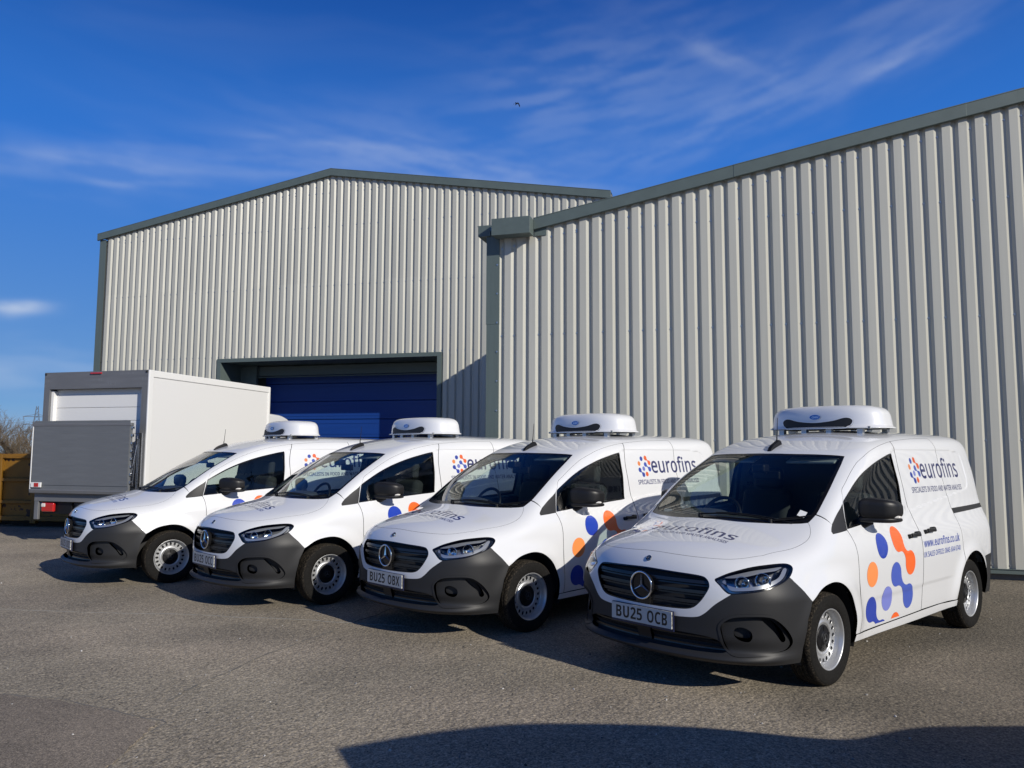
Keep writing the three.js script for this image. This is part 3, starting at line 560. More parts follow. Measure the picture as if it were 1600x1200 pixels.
  two('mirror_mount', sheet(DOM.side, inset(sm(SAIL), 0.001), { off: 0.002, flange: 0.02, cell: 0.03 }), M.plastic);
  MOTIF.forEach(([c, p]) => { const q = clipHalf(p, 1, 0.322, 0); two('livery_dot', sheet(DOM.side, q, { off: 0.0012, flange: 0.001, cell: 0.03 }), inkMat[c], doors); });
  const R_SEAM = smOpen([[-2.47, 1.734], [-2.475, 1.62], [-2.455, 1.5], [-2.448, 1.39], [-2.475, 1.25], [-2.478, 1.0], [-2.475, 0.66]]);
  const aS = Math.atan2(0.628 - 0.32, -2.475 + 2.716);
  const slide = [[-1.605, 1.6918], ...doorLineTo(-1.62, -2.46), ...R_SEAM, ...arcR(Math.acos((-2.475 + 2.716) / 0.385), -0.04), [-1.9, 0.315], [-1.549, 0.313], ...B.slice().reverse().map((p) => [p[0] - 0.004, p[1]])];
  const sdoor = two('sliding_door', sheet(DOM.side, inset(slide, 0.0018), { cell: 0.0125, flange: 0.03, uv: uvSide }), M.paintSide, [van, van], true);
  const quarter = [...R_SEAM.slice().reverse().map((p) => [p[0] - 0.004, p[1]]), ...doorLineTo(-2.50, -3.335), [-3.335, 1.2], [-3.335, 0.64], [-3.05, 0.625], ...arcR(Math.acos((-3.05 + 2.716) / 0.385), Math.acos((-2.479 + 2.716) / 0.385))];
  two('rear_quarter', sheet(DOM.side, quarter, { cell: 0.0125, flange: 0.02, uv: uvSide }), M.paintSide, [van, van], true);
  two('sill', sheet(DOM.side, [[-0.335, 0.245], [-0.347, 0.294], [-0.8, 0.299], [-1.2, 0.304], [-1.6, 0.31], [-1.95, 0.312], [-2.328, 0.302], [-2.335, 0.252], [-1.5, 0.245]], { off: 0.006, cell: 0.03, flange: 0.05 }), M.paint);
  two('door_rail', sheet(DOM.side, [[-2.485, 1.050], [-2.485, 1.096], [-3.325, 1.112], [-3.325, 1.072]], { off: 0.003, cell: 0.04, flange: 0.004 }), M.plastic);
  const handle = (x, y) => { const a = onSide(x, y, 0.030), e0 = onSide(x + 0.085, y - 0.002, 0.004), e1 = onSide(x - 0.085, y + 0.004, 0.012); return merge([rb(0.17, 0.030, 0.020, 0.0095, a[0], a[1], a[2], 0.2, 0, 0.03), rb(0.045, 0.034, 0.045, 0.012, e0[0] - 0.01, e0[1], e0[2], 0.2), rb(0.05, 0.040, 0.045, 0.014, e1[0] + 0.012, e1[1] + 0.004, e1[2], 0.2)]); };
  two('door_handle', handle(-1.40, 0.925), M.smooth, doors); two('door_handle', handle(-1.745, 0.940), M.smooth, sdoor);
  // --- rear
  const loop = []; for (let i = 0; i <= 120; i++) { const f = -0.50 + (Math.PI + 1.0) * i / 120; const p = DOM.sect(-3.335, f); loop.push([p[2], p[1]]); }
  part('rear_doors', sheet(DOM.rear, loop, { cell: 0.05, flange: 0.01 }), M.paint, van);
  const rbu = [[-3.05, 0.623], [-3.335, 0.638], [-3.335, 0.27], [-3.12, 0.27], ...arcR(-0.05 + Math.PI, Math.acos((-3.05 + 2.716) / 0.385))];
  const rear = part('rear_bumper', [sheet(DOM.side, rbu, { cell: 0.03, flange: 0.03 }), mirrored(sheet(DOM.side, rbu, { cell: 0.03, flange: 0.03 })), (() => { const q = []; for (const y of [0.27, 0.45, 0.638]) q.push([DOM.side(-3.335, y)[2], y]); const p = [...q, ...q.slice().reverse().map((k) => [-k[0], k[1]])]; return sheet(DOM.rear, p, { cell: 0.05, flange: 0.01, off: 0.003 }); })()], M.plastic, van);
  two('tail_lamp', sheet(DOM.rear, [[-0.80, 0.74], [-0.70, 0.74], [-0.68, 1.10], [-0.755, 1.10]], { off: 0.006, flange: 0.02, cell: 0.05 }), M.red);
  // --- wheel housings, underside
  for (const cx of [0, -2.716]) { const g = new THREE.CylinderGeometry(0.405, 0.405, 0.34, 40, 1, true, -Math.PI / 2 - 0.15, Math.PI + 0.3); g.rotateX(Math.PI / 2); const l = g.clone(); const q = []; for (const s of [-1, 1]) { const c = new THREE.CylinderGeometry(0.40, 0.40, 0.32, 40, 1, true); c.rotateX(Math.PI / 2); const c2 = clipLow(c, 0.21 - 0.32); c2.translate(cx, 0.32, s * 0.70); q.push(c2, bx(0.8, 0.5, 0.01, cx, 0.45, s * 0.54)); } part('wheel_housing', q, M.void, van); }
  part('underbody', [bx(2.0, 0.06, 1.5, -1.36, 0.25, 0), bx(0.75, 0.05, 1.05, 0.42, 0.24, 0), bx(0.7, 0.05, 1.5, -3.15, 0.30, 0), bx(4.1, 0.03, 1.0, -1.3, 0.30, 0), cyl(0.03, 0.03, 1.5, -2.716, 0.3, 0, Math.PI / 2), cyl(0.03, 0.03, 1.5, 0, 0.3, 0, Math.PI / 2)], M.void, van);
  makeWheel(van, -0.792, 0); makeWheel(van, 0.792, 0); makeWheel(van, -0.805, -2.716); makeWheel(van, 0.805, -2.716);
  // --- door mirrors
  {
    const g = superBall(0.082, 0.078, 0.118, 0.55), p = g.attributes.position;
    for (let i = 0; i < p.count; i++) { let x = p.getX(i), y = p.getY(i), z = p.getZ(i); const t = -z / 0.118; y *= 1 - 0.10 * t; if (x < -0.03) x = -0.03 + (x + 0.03) * 0.5; x -= 0.055 * t * t * Math.sign(t) + 0.03 * t; p.setXYZ(i, x, y + 0.006 * (1 - t), z); }
    g.computeVertexNormals(); g.translate(-0.675, 1.168, -0.965);
    const lip = superBall(0.075, 0.022, 0.116, 0.6); { const q = lip.attributes.position; for (let i = 0; i < q.count; i++) { const t = -q.getZ(i) / 0.116; q.setX(i, q.getX(i) - 0.055 * t * t * Math.sign(t) - 0.03 * t); } lip.computeVertexNormals(); lip.translate(-0.677, 1.094, -0.960); }
    const foot = [bar([-0.60, 1.040, -0.80], [-0.66, 1.095, -0.895], 0.045, 0.040, 12), bar([-0.60, 1.05, -0.82], [-0.66, 1.16, -0.90], 0.028, 0.05, 12)];
    const mir = two('door_mirror', merge([g, lip, ...foot]), M.smooth);
    const mg = new THREE.CircleGeometry(1, 40); mg.scale(0.100, 0.064, 1); mg.rotateY(-Math.PI / 2 + 0.22); mg.translate(-0.735, 1.166, -0.962); two('mirror_glass', mg, M.mirrorGlass, mir);
    const ind = superBall(0.03, 0.012, 0.04, 0.7); ind.rotateY(0.7); ind.translate(-0.715, 1.118, -1.052); two('indicator', ind, M.amberLens, mir);
  }
  // --- aerial and wipers
  {
    const y = DOM.top(-0.86, 0)[1], b = new THREE.Shape(); b.moveTo(0.085, -0.03); b.quadraticCurveTo(0.06, 0.008, 0.0, 0.030); b.lineTo(-0.055, 0.055); b.quadraticCurveTo(-0.085, 0.055, -0.088, 0.02); b.lineTo(-0.088, -0.0); b.lineTo(0.0, -0.03);
    const g = new THREE.ExtrudeGeometry(b, { depth: 0.016, bevelEnabled: true, bevelSize: 0.008, bevelThickness: 0.012, bevelSegments: 3, curveSegments: 8 }); g.translate(-0.875, y + 0.006, -0.008); g.rotateZ(0);
    const a = part('aerial', g, M.black, van); part('aerial_rod', [bar([-0.915, y + 0.052, 0], [-0.935, y + 0.262, 0.0], 0.0042, 0.0025, 8), bar([-0.915, y + 0.05, 0], [-0.918, y + 0.10, 0], 0.006, 0.005, 8)], M.black, a);
    const S = (x, z, o) => { const p = DOM.top(x, z), n = bodyN(...p); return p.map((c, i) => c + n[i] * o); };
    for (const [px, pz, tx, tz] of [[0.125, 0.08, 0.03, -0.50], [0.045, -0.47, -0.085, -0.655], [0.03, 0.55, 0.06, 0.10]].slice(0, 2)) {
      const g2 = [cyl(0.014, 0.018, 0.03, ...S(px, pz, 0.006))]; const k = 10; let prev = null;
      for (let i = 0; i <= k; i++) { const t = i / k, q = S(px + (tx - px) * t + 0.004, pz + (tz - pz) * t, 0.014); if (prev) { g2.push(bar(prev, q, 0.006, 0.006, 6)); } prev = q; }
      prev = null; for (let i = 2; i <= k + 2; i++) { const t = i / k, q = S(px + (tx - px) * t - 0.022, pz + (tz - pz) * t + 0.0, 0.008); if (prev) g2.push(bar(prev, q, 0.005, 0.005, 6)); prev = q; }
      part('wiper', g2, M.black, van);
    }
  }
  // --- refrigeration unit on the roof
  {
    const cx = -1.885, ax = 0.28, bz = 0.548, y0 = 1.820, prof = spline([[0, 1.0], [0.03, 0.985], [0.08, 0.965], [0.13, 0.925], [0.165, 0.86], [0.185, 0.76], [0.197, 0.55], [0.201, 0.0]]);
    const P = (f, h, s) => { const c = Math.cos(f), n = Math.sin(f), ex = c > 0 ? 2.5 : 5, ez = 3.6, r = 1 / Math.pow(Math.pow(Math.abs(c), c > 0 ? 2.5 : 4.2) + Math.pow(Math.abs(n), c > 0 ? 2.5 : 4.2), 1 / (c > 0 ? 2.5 : 4.2)); return [cx + ax * r * c * s, y0 + h, bz * r * n * s]; };
    const rows = [[0, 1.035], [0.010, 1.035], [0.018, 1.0], [0.04, 0.988], [0.08, 0.975], [0.12, 0.962], [0.150, 0.940], [0.175, 0.902], [0.193, 0.845], [0.206, 0.755], [0.214, 0.60], [0.2185, 0.35], [0.220, 0]], n = 96, v = [], ix = [];
    rows.forEach(([h, s]) => { for (let i = 0; i < n; i++) v.push(...P(i / n * 2 * Math.PI, h, s)); });
    for (let j = 0; j < rows.length - 1; j++) for (let i = 0; i < n; i++) { const a = j * n + i, b = j * n + (i + 1) % n; ix.push(a, a + n, b, b, a + n, b + n); }
    const g = new THREE.BufferGeometry(); g.setAttribute('position', new THREE.Float32BufferAttribute(v, 3)); g.setIndex(ix); g.computeVertexNormals();
    const unit = part('refrigeration_unit', g, M.paint, van);
    const sc = (h) => { for (let i = 0; i < rows.length - 1; i++) if (h <= rows[i + 1][0]) { const t = (h - rows[i][0]) / (rows[i + 1][0] - rows[i][0] || 1); return rows[i][1] + (rows[i + 1][1] - rows[i][1]) * t; } return 0; };
    const face = (z, h) => { const s = sc(h), q = Math.min(0.999, Math.abs(z) / (bz * s)); return [cx + ax * s * Math.pow(1 - Math.pow(q, 2.5), 1 / 2.5), y0 + h, z]; };
    const nr = (x, y, z) => { const e = 0.002, h = y - y0, a = face(z + e, h), b = face(z - e, h), c = face(z, h + e), d = face(z, Math.max(0, h - e)); const u = [a[0] - b[0], a[1] - b[1], a[2] - b[2]], w = [c[0] - d[0], c[1] - d[1], c[2] - d[2]]; let m = [w[1] * u[2] - w[2] * u[1], w[2] * u[0] - w[0] * u[2], w[0] * u[1] - w[1] * u[0]]; const l = Math.hypot(...m) || 1; m = m.map((k) => k / l); return m[0] < 0 ? m.map((k) => -k) : m; };
    const mouth = sm([[-0.335, 0.058], [-0.315, 0.086], [-0.265, 0.092], [-0.16, 0.066], [0, 0.052], [0.16, 0.066], [0.265, 0.092], [0.315, 0.086], [0.335, 0.058], [0.30, 0.012], [0.2, 0.004], [-0.2, 0.004], [-0.30, 0.012]], 0.015);
    part('air_inlet', sheet(face, mouth, { nrm: nr, off: 0.003, flange: 0.004, cell: 0.02 }), M.rubber, unit);
    part('inlet_rim', sheet(face, inset(mouth, -0.009), { holes: [mouth], nrm: nr, off: 0.005, flange: 0.006, cell: 0.02 }), M.paint, unit);
    const bm = canvas(256, 128, (q, w, h) => { q.fillStyle = '#e8ecf2'; q.fillRect(0, 0, w, h); q.fillStyle = '#1d5fae'; q.beginPath(); q.ellipse(w / 2, h / 2, w * 0.46, h * 0.44, 0, 0, 7); q.fill(); word(q, 'GAH', 52, 204, 88, 46 * 1.08 * 0.75, '#dfe9f6', 'sans-serif', 'italic'); });
    const oval = []; for (let i = 0; i < 40; i++) oval.push([0.056 * Math.cos(i * Math.PI / 20), 0.104 + 0.026 * Math.sin(i * Math.PI / 20)]);
    part('maker_badge', sheet(face, oval, { nrm: nr, off: 0.006, flange: 0.008, cell: 0.02, uv: (x, y, z) => [0.5 - z / 0.112, 0.5 + (y - y0 - 0.104) / 0.052] }), phy(lin(1, 1, 1), 0.3, { map: bm, clearcoat: 1 }), unit);
    for (const [fx, fz] of [[-1.71, 0.38], [-1.71, -0.38], [-2.07, 0.45], [-2.07, -0.45], [-1.65, 0.12], [-1.65, -0.12]]) { const yy = DOM.top(fx, fz)[1]; if (y0 - yy > 0.004) part('unit_foot', bx(0.05, y0 - yy + 0.01, 0.05, fx, (y0 + yy) / 2, fz), M.steel, unit); }
    part('unit_base', bx(0.42, 0.02, 0.95, -1.89, y0 + 0.004, 0), M.lining, unit);
  }
  // --- cab interior
  {
    const d = new THREE.Shape([[-0.04, 0.60], [-0.04, 1.00], [-0.12, 1.045], [-0.28, 1.065], [-0.42, 1.04], [-0.50, 0.99], [-0.52, 0.90], [-0.42, 0.80], [-0.36, 0.60]].map((p) => new THREE.Vector2(...p)));
    const g = new THREE.ExtrudeGeometry(d, { depth: 1.26, bevelEnabled: true, bevelSize: 0.02, bevelThickness: 0.02, bevelSegments: 3 }); g.translate(0, 0, -0.63);
    const dash = part('dashboard', [g, tr(superBall(0.16, 0.05, 0.20, 0.8), -0.36, 1.07, 0.37)], M.trim, van);
    const sw = tr(new THREE.TorusGeometry(0.185, 0.016, 10, 40), 0, 0, 0, 0, Math.PI / 2, 0), hub = tr(superBall(0.03, 0.06, 0.07, 0.8), 0, 0, 0), sp = [bx(0.012, 0.03, 0.36, 0, 0, 0), bx(0.012, 0.17, 0.03, 0, -0.09, 0)];
    const m = new THREE.Matrix4().makeRotationZ(0.42).setPosition(-0.60, 1.03, 0.37); const all = [sw, hub, ...sp]; all.forEach((k) => k.applyMatrix4(m)); part('steering_wheel', all, M.black, dash);
    for (const z of [0.37, -0.37]) {
      const s = part('seat', [rb(0.50, 0.16, 0.50, 0.06, -1.02, 0.62, z), rb(0.16, 0.66, 0.48, 0.07, -1.33, 0.93, z, 0, 0, 0.2)], M.seat, van);
      part('headrest', [rb(0.10, 0.19, 0.27, 0.04, -1.41, 1.36, z, 0, 0, 0.12), bar([-1.40, 1.2, z - 0.06], [-1.405, 1.3, z - 0.06], 0.007), bar([-1.40, 1.2, z + 0.06], [-1.405, 1.3, z + 0.06], 0.007)], M.seat, s);
    }
    part('bulkhead', [bx(0.02, 0.95, 1.52, -1.60, 0.80, 0), bx(0.02, 0.40, 1.30, -1.60, 1.47, 0), bx(1.6, 0.02, 1.5, -0.78, 0.36, 0)], M.trim, van);
    part('headliner', sheet(DOM.top, [[-0.90, -0.56], [-1.58, -0.58], [-1.58, 0.58], [-0.90, 0.56]], { off: -0.05, cell: 0.1, flange: 0 }), M.lining, van);
    const p = DOM.top(-0.64, 0); part('interior_mirror', [rb(0.03, 0.07, 0.24, 0.012, p[0] - 0.10, p[1] - 0.13, 0), rb(0.10, 0.07, 0.12, 0.02, p[0] + 0.0, p[1] - 0.07, 0), bar([p[0], p[1] - 0.05, 0], [p[0] - 0.09, p[1] - 0.12, 0], 0.01)], M.black, van);
    const vis = []; for (const z of [0.36, -0.36]) { const q = DOM.top(-0.86, z); vis.push(rb(0.17, 0.02, 0.42, 0.009, q[0] - 0.0, q[1] - 0.075, z, 0, 0, -0.35)); } part('sun_visor', vis, M.lining, van);
  }
  return van;
}
function clipLow(g, y) { const q = g.index ? g.toNonIndexed() : g, p = q.attributes.position, keep = []; for (let i = 0; i < p.count; i += 3) if (Math.max(p.getY(i), p.getY(i + 1), p.getY(i + 2)) > y) keep.push(i, i + 1, i + 2); const o = new THREE.BufferGeometry(); for (const k of ['position', 'normal', 'uv']) { const a = q.attributes[k], v = []; for (const i of keep) for (let c = 0; c < a.itemSize; c++) v.push(a.array[i * a.itemSize + c]); o.setAttribute(k, new THREE.Float32BufferAttribute(v, a.itemSize)); } return o; }
function bonnetOutline() { const half = [...SCREEN_BOTTOM, ...BONNET_SIDE.slice().reverse().slice(1), ...BONNET_FRONT.slice().reverse().slice(1)]; return ptsTop(half); }

const FLEET = [ // position on the yard (x, forward), heading, plate, label
  [1.6212, 6.0959, 228.23, 'BU25 OCB', 'white van nearest the camera, plate BU25 OCB, white sticker in its windscreen'],
  [-0.4316, 7.6230, 225.66, 'BU25 OBX', 'white van with plate BU25 OBX, half shaded by the van nearest the camera'],
  [-2.5137, 8.8209, 225.55, 'BU25 OCC', 'white van with plate BU25 OCC, standing in front of the blue door'],
  [-4.6936, 10.1369, 228.61, 'BU25 OBZ', 'white van at the left end of the row beside the box truck'],
];
{
  const proto = makeVan(), group = 'white refrigerated vans parked in a row';
  FLEET.forEach(([x, z, b, plate, label], i) => {
    const v = i ? proto.clone() : proto;
    if (i) { v.name = numbered('delivery_van'); scene.add(v); }
    v.position.set(x, 0, -z); v.rotation.set(0, R(90 - b), 0); v.userData = { label, category: 'van', group };
    const pm = std(lin(0.72, 0.72, 0.71), 0.35, 0, { map: plateMap(plate) });
    v.traverse((m) => { if (m.name === 'number_plate') m.material = pm; });
  });
  // a printed sticker low in the nearest van's windscreen
  const p0 = [[-0.10, -0.600], [-0.155, -0.600], [-0.155, -0.655], [-0.10, -0.655]];
  const stk = canvas(128, 128, (g, w, h) => { g.fillStyle = '#f2f2ee'; g.fillRect(0, 0, w, h); g.fillStyle = '#222'; const r = rng(3); for (let i = 0; i < 7; i++) g.fillRect(10, 14 + i * 15, 40 + r() * 60, 6); });
  const vs = scene.children.find((c) => c.name === 'delivery_van');
  part('windscreen_sticker', sheet(DOM.top, p0, { off: 0.0, flange: 0, cell: 0.02, uv: (x, y, z) => [(z + 0.655) / 0.055, (-0.10 - x) / -0.055 + 0] }), std(lin(0.9, 0.9, 0.9), 0.5, 0, { map: stk }), vs);
}
// ================= yard =================
M.asphalt = std(lin(1, 1, 1), 0.93, 0, { map: asphaltTone, bumpMap: asphaltBump, bumpScale: 0.006 });
{
  const uvM = (g, s) => { const p = g.attributes.position, u = g.attributes.uv; for (let i = 0; i < p.count; i++) u.setXY(i, p.getX(i) / s, -p.getZ(i) / s); return g; };
  // near yard with worn tone patches in its vertex colours, the rest of the ground out to the horizon round it
  const near = new THREE.PlaneGeometry(44, 34, 440, 340); near.rotateX(-Math.PI / 2); near.translate(-2, 0, -9); uvM(near, 5);
  const p = near.attributes.position, c = new Float32Array(p.count * 3);
  for (let i = 0; i < p.count; i++) {
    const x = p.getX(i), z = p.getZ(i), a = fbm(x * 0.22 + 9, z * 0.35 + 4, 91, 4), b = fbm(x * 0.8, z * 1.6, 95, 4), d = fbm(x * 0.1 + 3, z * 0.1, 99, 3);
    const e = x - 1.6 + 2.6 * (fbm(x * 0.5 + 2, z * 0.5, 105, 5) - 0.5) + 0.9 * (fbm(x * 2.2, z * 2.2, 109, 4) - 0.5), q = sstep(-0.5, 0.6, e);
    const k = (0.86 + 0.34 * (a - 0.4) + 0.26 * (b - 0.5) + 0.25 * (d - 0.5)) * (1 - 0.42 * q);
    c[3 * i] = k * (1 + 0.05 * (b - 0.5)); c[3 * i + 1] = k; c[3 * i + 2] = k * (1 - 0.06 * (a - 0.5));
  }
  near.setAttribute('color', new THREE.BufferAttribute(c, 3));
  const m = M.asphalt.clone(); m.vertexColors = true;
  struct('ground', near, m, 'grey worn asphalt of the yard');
  const far = new THREE.Shape([[-600, -600], [600, -600], [600, 600], [-600, 600]].map((q) => new THREE.Vector2(...q)));
  far.holes.push(new THREE.Path([[-24, -8], [-24, 26], [20, 26], [20, -8]].map((q) => new THREE.Vector2(...q))));
  const fg = new THREE.ShapeGeometry(far); fg.rotateX(-Math.PI / 2); uvM(fg, 5);
  struct('ground', fg, std(lin(0.9, 0.9, 0.9), 0.95, 0, { map: asphaltTone }), 'asphalt around the yard');
  // older patch of finer asphalt at the lower left, laid on top
  const r = rng(41), edge = [], pts = [[-6.0, 5.32], [-3.3, 5.15], [-2.87, 5.04], [-2.45, 4.86], [-2.06, 4.64], [-2.02, 4.2], [-2.0, 3.4], [-6, 3.2]];
  for (let i = 0; i < pts.length; i++) { const a = pts[i], b = pts[(i + 1) % pts.length], n = Math.ceil(Math.hypot(b[0] - a[0], b[1] - a[1]) / 0.04); for (let j = 0; j < n; j++) edge.push(new THREE.Vector2(a[0] + (b[0] - a[0]) * j / n + (r() - 0.5) * 0.022, a[1] + (b[1] - a[1]) * j / n + (r() - 0.5) * 0.022)); }
  const pg = new THREE.ExtrudeGeometry(new THREE.Shape(edge), { depth: 0.005, bevelEnabled: false }); pg.rotateX(-Math.PI / 2); uvM(pg, 3.1);
  struct('asphalt_patch', pg, std(lin(0.68, 0.665, 0.685), 0.9, 0, { map: asphaltTone, bumpMap: asphaltBump, bumpScale: 0.002 }), 'smoother grey asphalt patch at the lower left of the yard');
  // ragged seam between two laid strips: a raised broken lip
  function joint(line, w, color, label) {        // ragged narrow strip standing a few millimetres proud
    const P = [], I = []; let k = 0;
    for (let i = 0; i < line.length - 1; i++) { const a = line[i], b = line[i + 1], L = Math.hypot(b[0] - a[0], b[1] - a[1]), n = Math.ceil(L / 0.025), nx = -(b[1] - a[1]) / L, nz = (b[0] - a[0]) / L; for (let j = 0; j < n; j++) { const t = j / n, x = a[0] + (b[0] - a[0]) * t, z = a[1] + (b[1] - a[1]) * t, wob = (fbm(x * 3, z * 3, 131, 4) - 0.5) * 0.10, q = w * (0.1 + 1.5 * Math.max(0, fbm(x * 9, z * 9, 137, 3) - 0.25)) + (r() - 0.5) * w * 0.6; for (const [o, y] of [[-q, 0.0005], [-q * 0.4, 0.003 + r() * 0.002], [q * 0.4, 0.003 + r() * 0.002], [q, 0.0005]]) P.push(x + nx * (wob + o), y, -(z + nz * (wob + o))); if (k++) { const c = (k - 2) * 4; for (let m = 0; m < 3; m++) I.push(c + m, c + m + 1, c + m + 4, c + m + 1, c + m + 5, c + m + 4); } } }
    const g = new THREE.BufferGeometry(); g.setAttribute('position', new THREE.Float32BufferAttribute(P, 3)); g.setIndex(I); g.computeVertexNormals();
    struct('asphalt_seam', g, std(color, 0.95), label);
  }
  joint([[-1.2, 8.0], [-1.55, 7.1], [-1.91, 6.25], [-2.14, 5.33], [-2.2, 5.0]], 0.014, lin(0.125, 0.118, 0.105), 'ragged diagonal seam in the asphalt');
  joint([[-6.9, 8.1], [-5.6, 7.95], [-4.2, 7.75], [-2.9, 7.62], [-1.9, 7.45], [-0.9, 7.2]], 0.012, lin(0.24, 0.228, 0.20), 'pale seam across the left of the asphalt');
  joint([[-3.3, 5.17], [-2.87, 5.06], [-2.45, 4.88], [-2.04, 4.65], [-2.0, 4.2], [-1.98, 3.7]], 0.011, lin(0.145, 0.135, 0.12), 'broken dark edge along the asphalt patch');
  // loose chippings
  const sg = new THREE.IcosahedronGeometry(1, 0), N = 2600, inst = new THREE.InstancedMesh(sg, std(lin(1, 1, 1), 0.9), N), o = new THREE.Object3D(), col = new THREE.Color();
  for (let i = 0; i < N; i++) {
    const z = 3.4 + Math.pow(r(), 1.5) * 11, x = (r() * 2 - 1) * (0.75 * z), s = 0.002 + Math.pow(r(), 5) * 0.007;
    o.position.set(x, s * 0.35, -z); o.rotation.set(r() * 6, r() * 6, r() * 6); o.scale.set(s * (0.7 + r() * 0.7), s * (0.5 + r() * 0.4), s * (0.7 + r() * 0.7)); o.updateMatrix(); inst.setMatrixAt(i, o.matrix);
    const k = r() < 0.10 ? 0.42 + r() * 0.2 : r() < 0.4 ? 0.04 + r() * 0.05 : 0.16 + r() * 0.15; inst.setColorAt(i, col.setRGB(k, k * 0.97, k * 0.92));
  }
  inst.name = 'loose_chippings'; inst.castShadow = inst.receiveShadow = true; inst.userData = { kind: 'stuff', label: 'small loose stone chippings scattered over the asphalt', category: 'chippings' }; scene.add(inst);
}

// ================= warehouses =================
const sheetTone = noiseMap(1024, (u, v) => { let s = 0.93 + 0.10 * (fbm(u * 5, v * 3, 201, 4, 5) - 0.5) + 0.05 * (vnoise(u * 160, v * 6, 203, 160) - 0.5) * fbm(u * 4, v * 2, 207, 3, 4) * 2; return Math.min(1, s); });
M.cladding = std(lin(0.56, 0.56, 0.515), 0.42, 0, { map: sheetTone, bumpMap: grain, bumpScale: 0.0006 });
const CLAD = [[0.480, 0.476, 0.418], [0.468, 0.465, 0.410], [0.492, 0.487, 0.428]].map((c) => { const m = M.cladding.clone(); m.color.setRGB(...c); return m; });
M.flashing = std(lin(0.108, 0.140, 0.132), 0.48, 0, { map: dull, bumpMap: grain, bumpScale: 0.0005 });
M.flashDark = std(lin(0.10, 0.11, 0.11), 0.6);
M.roofSheet = std(lin(0.20, 0.21, 0.21), 0.6);
M.screw = std(lin(0.5, 0.5, 0.5), 0.3, 0.9);
M.blueDoor = std(lin(0.005, 0.050, 0.27), 0.5, 0, { map: dull });
const RIB = [[0, 0], [0.030, 0], [0.063, 0.038], [0.163, 0.038], [0.2, 0]]; // one rib: valley, flank, crest, flank (x, depth)
// trapezoidal sheet from x0 to x1 (whole ribs), bottom y0(x), top y1(x)
function ribbed(x0, n, bottom, top) {
  const v = [], uv = [], P = [];
  for (let i = 0; i < n; i++) for (const [a, d] of RIB.slice(0, 4)) P.push([x0 + 0.2 * i + a, d]); P.push([x0 + 0.2 * n, 0]);
  for (let i = 0; i < P.length - 1; i++) {
    const [xa, da] = P[i], [xb, db] = P[i + 1], A = [xa, bottom(xa), da], B = [xb, bottom(xb), db], C = [xb, top(xb), db], D = [xa, top(xa), da];
    v.push(...A, ...B, ...C, ...A, ...C, ...D); for (const q of [A, B, C, A, C, D]) uv.push(q[0] / 3 + q[2], q[1] / 6);
  }
  const g = new THREE.BufferGeometry(); g.setAttribute('position', new THREE.Float32BufferAttribute(v, 3)); g.setAttribute('uv', new THREE.Float32BufferAttribute(uv, 2)); g.computeVertexNormals(); return g;
}
function screws(parent, list) {
  const g = merge([cyl(0.015, 0.015, 0.003, 0, 0, 0, Math.PI / 2, 0, 0, 8), cyl(0.009, 0.009, 0.012, 0, 0, 0.006, Math.PI / 2, 0, 0, 6)]), m = new THREE.InstancedMesh(g, M.screw, list.length), o = new THREE.Object3D();
  list.forEach((p, i) => { o.position.set(...p); o.rotation.z = i; o.updateMatrix(); m.setMatrixAt(i, o.matrix); });
  m.name = 'fixing_screws'; m.userData.kind = 'stuff'; m.castShadow = m.receiveShadow = true; parent.add(m);
}
function bandAlong(pa, pb, h0, h1, z0, z1) { // sloping trim between two points of the wall line, with a turned top
  const s = new THREE.Shape([[pa[0], pa[1] + h0], [pb[0], pb[1] + h0], [pb[0], pb[1] + h1], [pa[0], pa[1] + h1]].map((p) => new THREE.Vector2(...p)));
  const g = new THREE.ExtrudeGeometry(s, { depth: z1 - z0, bevelEnabled: true, bevelSize: 0.004, bevelThickness: 0.004, bevelSegments: 1 }); g.translate(0, 0, z0); return g;
}
